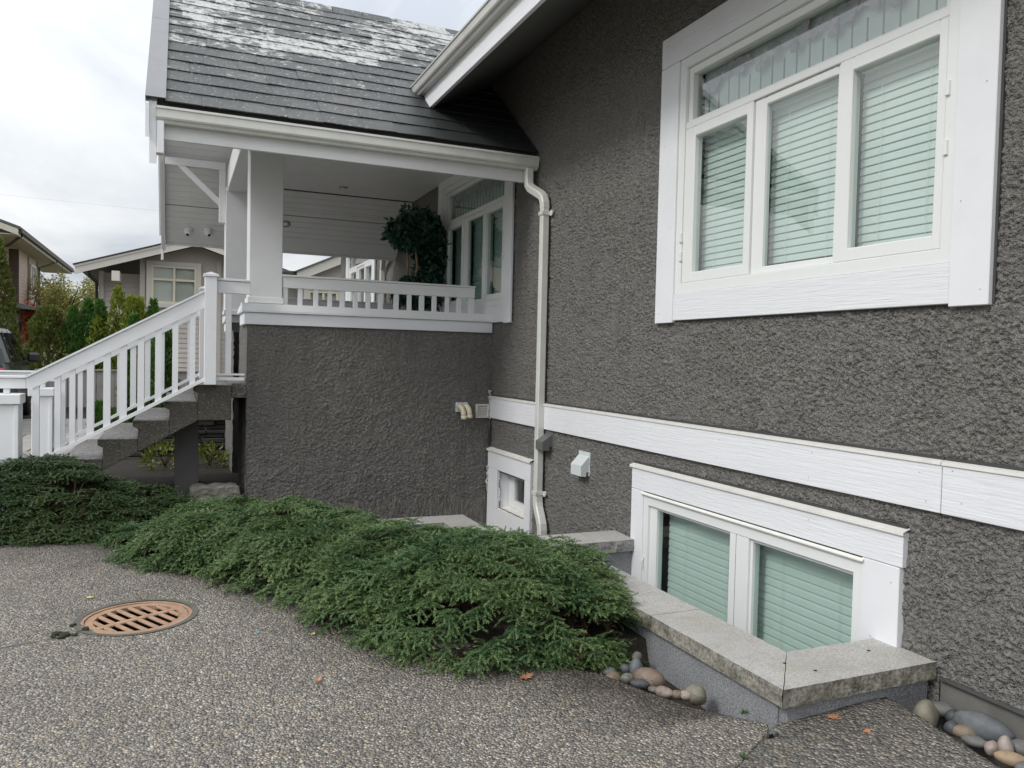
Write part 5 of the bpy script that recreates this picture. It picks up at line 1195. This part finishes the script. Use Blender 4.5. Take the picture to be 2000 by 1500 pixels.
# dry stone wall beyond the steps
t = thing('dry_stone_wall', 'dark dry stacked stone wall with pale cap seen under the steps', 'stone wall', (0, 12.4, .0)); r = random.Random(12)
z = .02; row = 0
while z < .56:
    h = r.uniform(.045, .085); x = -2.3 + r.uniform(-.2, 0)
    x = -.75 + z / .6 * .55 + r.uniform(-.08, .08)
    while x < .75:
        wd = r.uniform(.22, .55); MB().box(x + .004, x + wd - .004, 11.85 + r.uniform(-.03, .03), 12.1, z + .003, z + h - .003, .012).build('stone', D['slate'], t); x += wd
    z += h
x = -.16
while x < .7:
    wd = r.uniform(.4, .7); MB().box(x + .005, x + wd - .005, 11.80, 12.12, z + .002, z + .075, .014).build('cap_stone', D['slate_cap'], t); x += wd
t = thing('broom', 'black pole with an orange grip leaning inside the porch railing', 'pole', (1.035, 8.5, 1.245))
MB().tube([(1.06, 8.55, 1.25), (1.035, 8.42, 2.16)], .014, 10).build('shaft', D['black'], t, True); MB().tube([(1.035, 8.42, 2.155), (1.031, 8.40, 2.30)], .017, 10).build('grip', D['orange'], t, True)

# ================================================================== NEIGHBOURHOOD
def cedar(x, y, z, h, rx, label, mat='cedar', n=2600, seed=0, spires=1, pw=.72, group='evergreen shrubs in front of the neighbouring houses'):
    t = thing('cedar_shrub', label, 'evergreen', (x, y, z), group); r = np.random.default_rng(seed); P = []; U = []
    for s in range(spires):
        sx, sy = (0, 0) if s == 0 else (rx * .62 * math.cos(s * 2.4 + seed), rx * .5 * math.sin(s * 2.4 + seed)); hh = h if s == 0 else h * r.uniform(.70, .93); rr_ = rx if spires == 1 else rx * .55
        m = int(n * 1.25) // spires; t_ = r.random(m) ** .85; th = r.random(m) * 6.283
        lump_ = 1 + .28 * vnoise(np.cos(th) * 1.5 + s, np.sin(th) * 1.5, t_ * hh * 2.6, 1.4, seed + s) + .14 * vnoise(np.cos(th) * 3, np.sin(th) * 3, t_ * hh * 7, 1.3, seed + s + 4)
        R_ = rr_ * np.minimum(1, 1.25 * (1 - t_) ** pw + .03) * np.minimum(1, .72 + t_ * 2) * lump_ * (.80 + .22 * r.random(m))
        P.append(np.stack([x + sx + R_ * np.cos(th), y + sy + R_ * np.sin(th), z + t_ * hh * (1 - .02 * r.random(m))], -1)); U.append(np.stack([np.cos(th) * .55, np.sin(th) * .55, 1.0 + 0 * th], -1))
    P = np.concatenate(P); U = np.concatenate(U) + .35 * r.normal(size=(len(P), 3)); tn = np.clip(.25 + .5 * r.random(len(P)) + .25 * (P[:, 2] - z) / h, 0, 1)
    leafy('crown', P, U, .105, D[mat], t, seed + 1, .46, tn)
    MB().tube([(x, y, z), (x, y, z + h * .75)], [.05, .015], 7).build('trunk', D['bark'], t); return t
def px_at(X17, yy): return X17 * yy / 17.0
GZ = .12
cedar(-3.10, 17.2, GZ, 3.42, .42, 'tall columnar cedar at the left picture edge', 'cedar_brown', 3600, 31)
cedar(-2.70, 20.6, GZ, 2.34, .50, 'broad bronze green cedar bush behind the parked car', 'cedar_brown', 4600, 32, 1, pw=.42)
cedar(-2.20, 20.6, GZ, 2.36, .29, 'narrow cedar, left one of the slim pair before the gap', 'cedar', 2200, 33)
cedar(-1.91, 20.7, GZ, 2.56, .29, 'slim pointed cedar, right one of the pair before the gap', 'cedar', 2200, 34)
cedar(-1.65, 20.5, GZ, 2.54, .27, 'slim cedar beside the downspout corner of the beige house', 'cedar', 2200, 35)
cedar(-1.27, 20.4, GZ, 2.88, .64, 'wide yellow green cedar with several spires under the beige gable window', 'cedar_yellow', 5200, 36, 5)
cedar(-.80, 20.2, GZ, 2.64, .43, 'yellowish cedar at the lower corner of the beige gable window', 'cedar_yellow', 3000, 37, 3)
cedar(-.52, 20.2, GZ, 2.58, .22, 'small dark green cedar tip above the handrail', 'cedar', 1500, 38)
cedar(-.62, 13.6, .10, 1.95, .17, 'dark column of evergreen seen between the balusters', 'cedar', 2000, 39)
cedar(-.20, 13.2, .10, 1.95, .22, 'green evergreen behind the upper balusters', 'cedar', 2200, 40)
cedar(-1.20, 15.0, .10, .50, .22, 'low green bush at the foot of the fence behind the balusters', 'cedar', 1600, 41, 3)

# board fence
t = thing('fence', 'weathered grey board fence behind the evergreens', 'fence', (-1.5, 19.6, .1)); fr = random.Random(6); x = -2.75; bme = None
while x < .6:
    wd = .185
    if bme is None: o = box('board', 0, .178, 19.58, 19.605, 0, .80, D['fence'], None, .004); bme = o.data; o.parent = t; o.matrix_parent_inverse = Matrix.Translation(-t.location)
    else: o = bpy.data.objects.new('board', bme); COL.objects.link(o); o.parent = t; o.matrix_parent_inverse = Matrix.Translation(-t.location)
    o.location = (x, fr.uniform(-.006, .006), .26 + fr.uniform(-.006, .006)); x += wd
box('kickboard', -2.76, .62, 19.56, 19.60, .06, .258, D['fence_dark'], t); box('top_rail', -2.76, .62, 19.555, 19.63, 1.062, 1.10, D['fence'], t)
for xx in (-2.78, -1.1, .62): box('post', xx - .045, xx + .045, 19.61, 19.70, .05, 1.09, D['fence'], t)

def laps(m, x0, x1, z0, z1, y, pitch, axis=1, mi=0, face=-1):
    """lap siding: each course leans out at its lower edge"""
    z = z0
    while z < z1 - .01:
        zt = min(z + pitch, z1); a = [(y + face * .022, z), (y + face * .004, zt), (y + .05 * -face, zt), (y + .05 * -face, z)]
        if axis == 1: m.prism(a, 0, x0, x1, mi)
        else: m.prism(a, 1, x0, x1, mi)
        z = zt
# beige neighbour with the low gable towards us (front wall at y = 26)
nb = thing('neighbour_house', 'beige lap sided house with a low gable and cream framed window', 'house', (0, 28, .1)); NY = 26.0
ez = lambda x: 3.93 + (x + 2.70) * (4.99 - 3.93) / (.535 + 2.70) if x < .535 else 4.99 - (x - .535) * .33
m = MB(); laps(m, -2.12, -1.02, .0, 3.86, NY + .6, .15); laps(m, -1.02, 3.0, .0, 3.0, NY + .25, .15); o = m.build('lap_siding', D['siding_beige'], nb); o['kind'] = 'stuff'
MB().prism([(-1.02, 3.0), (3.0, 3.0), (3.0, 4.0), (.535, 4.80), (-1.02, 4.28)], 1, NY + .26, NY + .36).build('gable_panel', D['siding_beige'], nb)
box('corner_board', -1.05, -.90, NY + .2, NY + .3, 0, 4.3, D['siding_beige'], nb); box('corner_board', -2.17, -2.04, NY + .5, NY + .7, 0, 3.9, D['trim_beige'], nb); box('corner_board', 1.12, 1.25, NY + .18, NY + .3, 0, 4.45, D['siding_beige'], nb)
MB().prism([(-2.1, .1), (-2.1, 3.85), (-2.0, 3.85), (-2.0, .1)], 1, NY + .65, 36).build('side_wall', D['siding_beige'], nb)
for xa, xb in ((-2.70, .535), (.535, 4.2)):
    MB().prism([(xa, ez(xa)), (xb, ez(xb)), (xb, ez(xb) - .25), (xa, ez(xa) - .25)], 1, NY - .5, NY - .44).build('barge_board', D['trim_beige'], nb)
    MB().prism([(xa, ez(xa) + .01), (xb, ez(xb) + .01), (xb, ez(xb) - .06), (xa, ez(xa) - .06)], 1, NY - .52, NY - .503).build('barge_trim', D['trim_beige'], nb)
    MB().prism([(xa - .05, ez(xa) + .012), (xb, ez(xb) + .028), (xb, ez(xb) + .055), (xa - .05, ez(xa) + .035)], 1, NY - .56, 37).build('roof', D['shingle_far'], nb)
    MB().prism([(xa, ez(xa) - .10), (xb, ez(xb) - .10), (xb, ez(xb) - .07), (xa, ez(xa) - .07)], 1, NY - .43, NY + .4).build('soffit', D['soffit_far'], nb)
box('outrigger', -1.76, -1.55, NY - .51, NY + .6, 3.52 + .02, 3.83, D['trim_beige'], nb)
MB().tube([(-2.36, NY - .3, 3.78), (-2.34, NY - .2, 3.68), (-2.22, NY + .35, 3.56), (-2.22, NY + .45, 3.44), (-2.22, NY + .45, .2)], .045, 8).build('downpipe', D['gutter_dark'], nb, True)
w_ = bpy.data.objects.new('window', None); COL.objects.link(w_); attach(w_, nb)
ring('casing', -.90, .70, 2.85, 4.22, .15, .15, .15, .13, NY + .14, NY + .24, D['trim_beige'], w_)
w_.name = 'window'
def xring(name, x0, x1, z0, z1, wl, wr, wb, wt, y0, y1, mat, parent):
    m = MB(); m.box(x0, x0 + wl, y0, y1, z0, z1); m.box(x1 - wr, x1, y0, y1, z0, z1); m.box(x0 + wl, x1 - wr, y0, y1, z0, z0 + wb); m.box(x0 + wl, x1 - wr, y0, y1, z1 - wt, z1); return m.build(name, mat, parent)
bpy.data.objects.remove(w_.children[0])
def neigh_window(parent, xc, zb, wd, ht, y, label=None):
    w_ = bpy.data.objects.new('window', None); COL.objects.link(w_); attach(w_, parent)
    if label: w_['label'] = label
    x0, x1 = xc - wd / 2, xc + wd / 2
    xring('casing', x0 - .13, x1 + .13, zb - .12, zb + ht + .12, .13, .13, .12, .12, y - .10, y - .02, D['trim_beige'], w_); xring('frame', x0, x1, zb, zb + ht, .07, .07, .07, .07, y - .08, y + .02, D['cream'], w_)
    box('mullion', xc - .035, xc + .035, y - .07, y + .02, zb + .07, zb + ht - .07, D['cream'], w_); zz = zb + ht * .60
    box('transom_bar', x0 + .07, xc - .037, y - .07, y + .02, zz, zz + .07, D['cream'], w_); box('transom_bar', xc + .037, x1 - .07, y - .07, y + .02, zz, zz + .07, D['cream'], w_)
    for a, b2 in ((x0 + .07, xc - .035), (xc + .035, x1 - .07)):
        MB().add([(a, y, zb + .07), (b2, y, zb + .07), (b2, y, zb + ht - .07), (a, y, zb + ht - .07)], [(0, 1, 2, 3)]).build('pane', D['glass_clear'], w_)
        m = MB(); q = zb + .07
        while q < zz: m.prism([(y + .05, q), (y + .075, q + .042), (y + .078, q + .042), (y + .053, q)], 0, a, b2); q += .046
        o = m.build('blind', D['blind'], w_); o['kind'] = 'stuff'
    box('backing', x0, x1, y + .25, y + .27, zb, zb + ht, D['room'], w_); return w_
neigh_window(nb, -.10, 2.98, 1.28, 1.16, NY + .22)
# brown two storey neighbour on the left, its side running away from us
bh = thing('neighbour_house', 'brown lap sided two storey house with cream fascia at the left edge', 'house', (-10, 58, .1)); BX = -8.0
K = 1.0
m = MB(); laps(m, 46.0, 50.2, 0, 6.9, BX - .45, .19, 0, 0, 1); laps(m, 50.2, 56.2, 0, 6.9, BX, .19, 0, 0, 1); laps(m, 46.0, 60, 0, 3.4, BX + .02, .19, 0, 0, 1); o = m.build('lap_siding', D['siding_brown'], bh); o['kind'] = 'stuff'
box('front_wall', -16, BX - .5, 46.0, 46.2, 0, 7.2, D['siding_brown'], bh); box('back_wall', -16, BX - .02, 56.2, 56.4, 0, 6.9, D['siding_brown'], bh)
box('return_wall', BX - .5, BX + .02, 50.1, 50.2, 0, 6.9, D['brown_trim'], bh)
for yy in (53.0, 56.1): box('corner_board', BX + .0, BX + .05, yy - .12, yy + .12, 0, 6.8, D['brown_trim'], bh)
box('corner_board', BX - .45, BX - .40, 47.8, 47.95, 3.6, 6.8, D['brown_trim'], bh)
MB().prism([(BX + .95, 7.30), (BX + .95, 7.42), (BX - 7, 10.2), (BX - 7, 10.05)], 1, 44.6, 66).build('roof', D['shingle_far'], bh)
MB().prism([(BX + .86, 7.30), (BX + .86, 7.0), (BX - 7, 9.7), (BX - 7, 10.05)], 1, 44.62, 44.72).build('barge_board', D['cream_trim'], bh)
MB().prism([(BX + .80, 7.02), (BX + .80, 7.06), (BX - 1.0, 7.06), (BX - 1.0, 7.02)], 1, 44.7, 65.9).build('soffit', D['soffit_far'], bh)
box('fascia', BX + .80, BX + .84, 44.75, 66, 7.0, 7.28, D['cream_trim'], bh); box('gutter', BX + .86, BX + 1.0, 44.8, 66, 7.14, 7.31, D['brown_trim'], bh)
MB().prism([(BX + .02, 3.95), (BX + 1.25, 3.62), (BX + 1.25, 3.50), (BX + .02, 3.6)], 1, 47, 66).build('lower_roof', D['shingle_far'], bh); box('lower_gutter', BX + 1.25, BX + 1.38, 47, 66, 3.45, 3.64, D['gutter_dark'], bh)
for (ya, yb, za, zb_, xx) in ((53.5, 55.3, 4.95, 6.45, BX + .03), (47.2, 47.75, 5.0, 6.6, BX - .42)):
    w_ = bpy.data.objects.new('window', None); COL.objects.link(w_); attach(w_, bh)
    ring('frame', ya, yb, za, zb_, .14, .14, .14, .14, xx, xx + .09, D['trim_beige'], w_); box('mullion', xx + .01, xx + .07, (ya + yb) / 2 - .05, (ya + yb) / 2 + .05, za + .14, zb_ - .14, D['trim_beige'], w_)
    MB().add([(xx + .03, ya, za), (xx + .03, yb, za), (xx + .03, yb, zb_), (xx + .03, ya, zb_)], [(0, 1, 2, 3)]).build('pane', D['glass_dark'], w_); box('backing', xx + .0, xx + .012, ya, yb, za, zb_, D['room'], w_)
for pts in ([(BX + .9, 58, 7.1), (BX + .5, 57.2, 6.75), (BX + .1, 56.4, 6.5), (BX + .1, 56.4, 0)], [(BX + .9, 45.5, 7.1), (BX + .2, 46.4, 6.7), (BX - .3, 47.0, 6.5)], [(BX + 1.3, 50, 3.45), (BX + 1.2, 50, 3.1), (BX + .1, 50.2, 2.9), (BX + .1, 50.2, 0)]):
    MB().tube(pts, .07, 8).build('downpipe', D['brown_trim'], bh, True)
# second low gable seen through the porch
n2 = thing('neighbour_house', 'pale fascia gable of another house seen through the porch opening', 'house', (4.5, 26, .1)); NY2 = 24.0
e2 = lambda x: 3.94 + (x - 3.20) * .465
MB().prism([(3.2, e2(3.2)), (6.2, e2(6.2)), (6.2, e2(6.2) - .28), (3.2, e2(3.2) - .28)], 1, NY2 - .4, NY2 - .34).build('barge_board', D['trim_beige'], n2)
MB().prism([(3.2, e2(3.2) + .002), (6.2, e2(6.2) + .002), (6.2, e2(6.2) + .05), (3.1, e2(3.1) + .05)], 1, NY2 - .45, 34).build('roof', D['shingle_far'], n2)
MB().prism([(3.3, e2(3.3) - .06), (6.2, e2(6.2) - .06), (6.2, 0), (3.3, 0)], 1, NY2, NY2 + .2).build('wall', D['siding_beige'], n2)
box('gutter', 2.55, 3.18, NY2 - .35, NY2 - .2, 3.76, 3.93, D['gutter_dark'], n2); box('roof_edge', 2.2, 3.2, NY2 - .2, 33, 3.90, 3.98, D['shingle_far'], n2); box('wall', 2.2, 3.35, NY2 + .4, NY2 + .6, 0, 3.8, D['siding_beige'], n2)
box('vent_stack', 4.38, 4.42, NY2, NY2 + .05, 4.4, 4.68, D['gutter_dark'], n2)
neigh_window(n2, 4.02, 2.55, .9, .9, NY2 - .03)
# trees far behind
def tree(x, y, h, rx, mat, n, label, seed, leafsz=.22, z=.1, cat='tree'):
    t = thing('autumn_tree', label, cat, (x, y, z), 'trees behind the houses'); r = np.random.default_rng(seed); P = []
    for k in range(22):
        c = np.array([x + rx * .75 * r.normal() * .6, y + rx * .4 * r.normal(), z + h * (.36 + .46 * r.random())]); q = r.normal(size=(n // 22, 3)); q /= np.linalg.norm(q, axis=1)[:, None]; q *= (r.random(n // 22) ** .45)[:, None]
        P.append(c + q * np.array([rx * .34, rx * .34, h * .17]))
    P = np.concatenate(P); leafy('crown', P, r.normal(size=P.shape), leafsz, mat, t, seed + 1, .5)
    MB().tube([(x, y, z), (x + .1, y, z + h * .35), (x - .1, y, z + h * .7)], [.22, .14, .05], 8).build('trunk', D['bark'], t)
    m = MB(); rb = random.Random(seed)
    for k in range(26):
        a = rb.uniform(0, 6.28); b0 = Vector((x, y, z + h * rb.uniform(.25, .6))); e = b0 + Vector((math.cos(a) * rx * rb.uniform(.4, 1), math.sin(a) * rx * .5, h * rb.uniform(.15, .45))); m.tube([b0, (b0 + e) / 2 + Vector((0, 0, .2)), e], [.05, .03, .012], 5, caps=False)
    o = m.build('limb', D['bark'], t); o['kind'] = 'stuff'; return t
tree(-5.95, 52, 6.1, 1.9, D['willow'], 15000, 'feathery yellow green tree in the gap between the neighbouring houses', 61, .15)
tree(-9.5, 72, 7.0, 2.6, D['willow'], 9000, 'paler yellow green tree beside the brown house, farther back', 62, .2)
tree(-7.1, 48, 4.2, .42, D['red_leaf'], 1800, 'rusty red shrub tree beside the brown house', 63, .14)
tree(-4.35, 42, 3.5, .35, D['red_leaf'], 700, 'orange leaved sapling beside the corner of the beige house', 64, .12)
tree(-1, 95, 7.5, 7, D['willow'], 5000, 'broad distant tree mass behind the beige house', 65, .35)
o = MB().tube([(-30 + 8 * k, 60 + .6 * k, 11.55 + .012 * (k - 5) ** 2) for k in range(12)], .005, 5).build('power_line', D['cable'], None, True); recenter(o); tag(o, 'thin overhead cable crossing the sky behind the houses', 'cable')

# ------------------------------------------------------------------ parked car: built nose along +Y, then turned
car = thing('parked_car', 'dark grey parked car with a pale roof behind the handrail', 'car', (0, 0, 0))
def loft(secs, mat, name, parent, smooth=True):
    n = len(secs[0]); V = [p for s in secs for p in s]; F = [(i * n + k, i * n + (k + 1) % n, (i + 1) * n + (k + 1) % n, (i + 1) * n + k) for i in range(len(secs) - 1) for k in range(n)] + [tuple(range(n))[::-1], tuple((len(secs) - 1) * n + k for k in range(n))]
    o = MB().add(V, F).build(name, mat, parent, smooth); e = o.modifiers.new('e', 'EDGE_SPLIT'); e.split_angle = math.radians(38); return o
W = .97
def sec(y, hw, z0, z1, belt): return [(-hw * .93, y, z0), (-hw, y, z0 + .12), (-hw, y, belt - .12), (-hw * .955, y, z1), (hw * .955, y, z1), (hw, y, belt - .12), (hw, y, z0 + .12), (hw * .93, y, z0)]
loft([sec(0, W * .86, .42, 1.04, 1.02), sec(.06, W * .93, .34, 1.08, 1.06), sec(.25, W, .30, 1.11, 1.09), sec(1.2, W, .28, 1.10, 1.08), sec(3.1, W, .28, 1.08, 1.06), sec(3.5, W, .28, 1.05, 1.03), sec(4.35, W * .97, .32, .95, .93), sec(4.65, W * .86, .40, .84, .8)], D['carpaint'], 'body', car)
def cab(y, hw, z): return (y, hw, z)
gh = [[(-W * .95, .22, 1.09), (W * .95, .22, 1.09), (W * .95, 3.35, 1.06), (-W * .95, 3.35, 1.06)], [(-W * .76, .52, 1.60), (W * .76, .52, 1.60), (W * .76, 2.35, 1.62), (-W * .76, 2.35, 1.62)]]
loft(gh, D['carglass'], 'greenhouse', car, False)
lin = [[(-W * .90, .32, 1.0), (W * .90, .32, 1.0), (W * .90, 3.2, 1.0), (-W * .90, 3.2, 1.0)], [(-W * .70, .62, 1.55), (W * .70, .62, 1.55), (W * .70, 2.25, 1.55), (-W * .70, 2.25, 1.55)]]
loft(lin, D['black'], 'cabin_lining', car, False)
rf = [[(-W * .80, .40, 1.585), (W * .80, .40, 1.585), (W * .80, 2.45, 1.605), (-W * .80, 2.45, 1.605)], [(-W * .76, .50, 1.655), (W * .76, .50, 1.655), (W * .76, 2.30, 1.67), (-W * .76, 2.30, 1.67)], [(-W * .55, .70, 1.685), (W * .55, .70, 1.685), (W * .55, 2.0, 1.695), (-W * .55, 2.0, 1.695)]]
loft(rf, D['carroof'], 'roof', car)
for sx in (-1, 1):
    for a, b2 in (((.24, 1.09), (.53, 1.60)), ((.95, 1.03), (1.05, 1.61)), ((1.98, 1.02), (1.80, 1.62)), ((3.33, 1.01), (2.37, 1.61))):
        MB().beam((sx * W * .956, a[0], a[1]), (sx * W * .768, b2[0], b2[1]), .03, .09 if a[0] in (.24, 3.33) else .055, (sx, 0, .3)).build('window_pillar', D['carpaint'] if a[0] in (.24, 3.33) else D['black'], car)
    m_ = MB(); m_.box(sx * (W + .03), sx * (W + .23), 2.72, 2.86, 1.08, 1.26, .04) if sx > 0 else m_.box(-(W + .23), -(W + .03), 2.72, 2.86, 1.08, 1.26, .04)
    mr = m_.build('wing_mirror', D['black'], car); MB().box(min(sx * W * .9, sx * (W + .06)), max(sx * W * .9, sx * (W + .06)), 2.76, 2.82, 1.05, 1.10).build('stalk', D['black'], mr)
    MB().box(min(sx * .60, sx * (W * .955)), max(sx * .60, sx * (W * .955)), -.015, .18, .84, 1.02, .03).build('tail_light', D['tail'], car)
    for yy in (1.05, 2.15): MB().tube([(sx * (W + .012), yy, .90), (sx * (W + .02), yy + .09, .905), (sx * (W + .012), yy + .18, .90)], .014, 6).build('door_handle', D['chrome'], car, True)
    for yy in (.88, 3.72):
        x0, x1 = sorted((sx * (W - .20), sx * (W + .012))); wh = MB().tube([(x0, yy, .35), (x0 + .03, yy, .35), (x1 - .03, yy, .35), (x1, yy, .35)], [.33, .36, .36, .32], 28).build('wheel', D['tyre'], car, False)
        m_ = MB(); xx = sx * (W + .014)
        m_.tube([(xx, yy, .35), (xx + sx * .012, yy, .35)], .06, 12)
        for k in range(7):
            a = k * 2 * math.pi / 7; m_.beam((xx + sx * .006, yy, .35), (xx + sx * .006, yy + .24 * math.cos(a), .35 + .24 * math.sin(a)), .045, .02, (sx, 0, 0))
        m_.build('rim', D['rim'], wh)
        MB().tube([(sx * (W - .06), yy + .43 * math.cos(a), .35 + .43 * math.sin(a)) for a in np.linspace(0, math.pi, 15)], .075, 8).build('wheel_arch', D['black'], car)
MB().box(-W * .8, W * .8, -.07, .02, .36, .58, .03).build('bumper', D['black'], car); MB().add([(-W * .7, .20, 1.07), (W * .7, .20, 1.07), (W * .62, .47, 1.55), (-W * .62, .47, 1.55)], [(0, 1, 2, 3)]).build('rear_window', D['carglass'], car)
car.location = (-3.40, 14.35, .20); car.rotation_euler = (0, 0, math.radians(4))
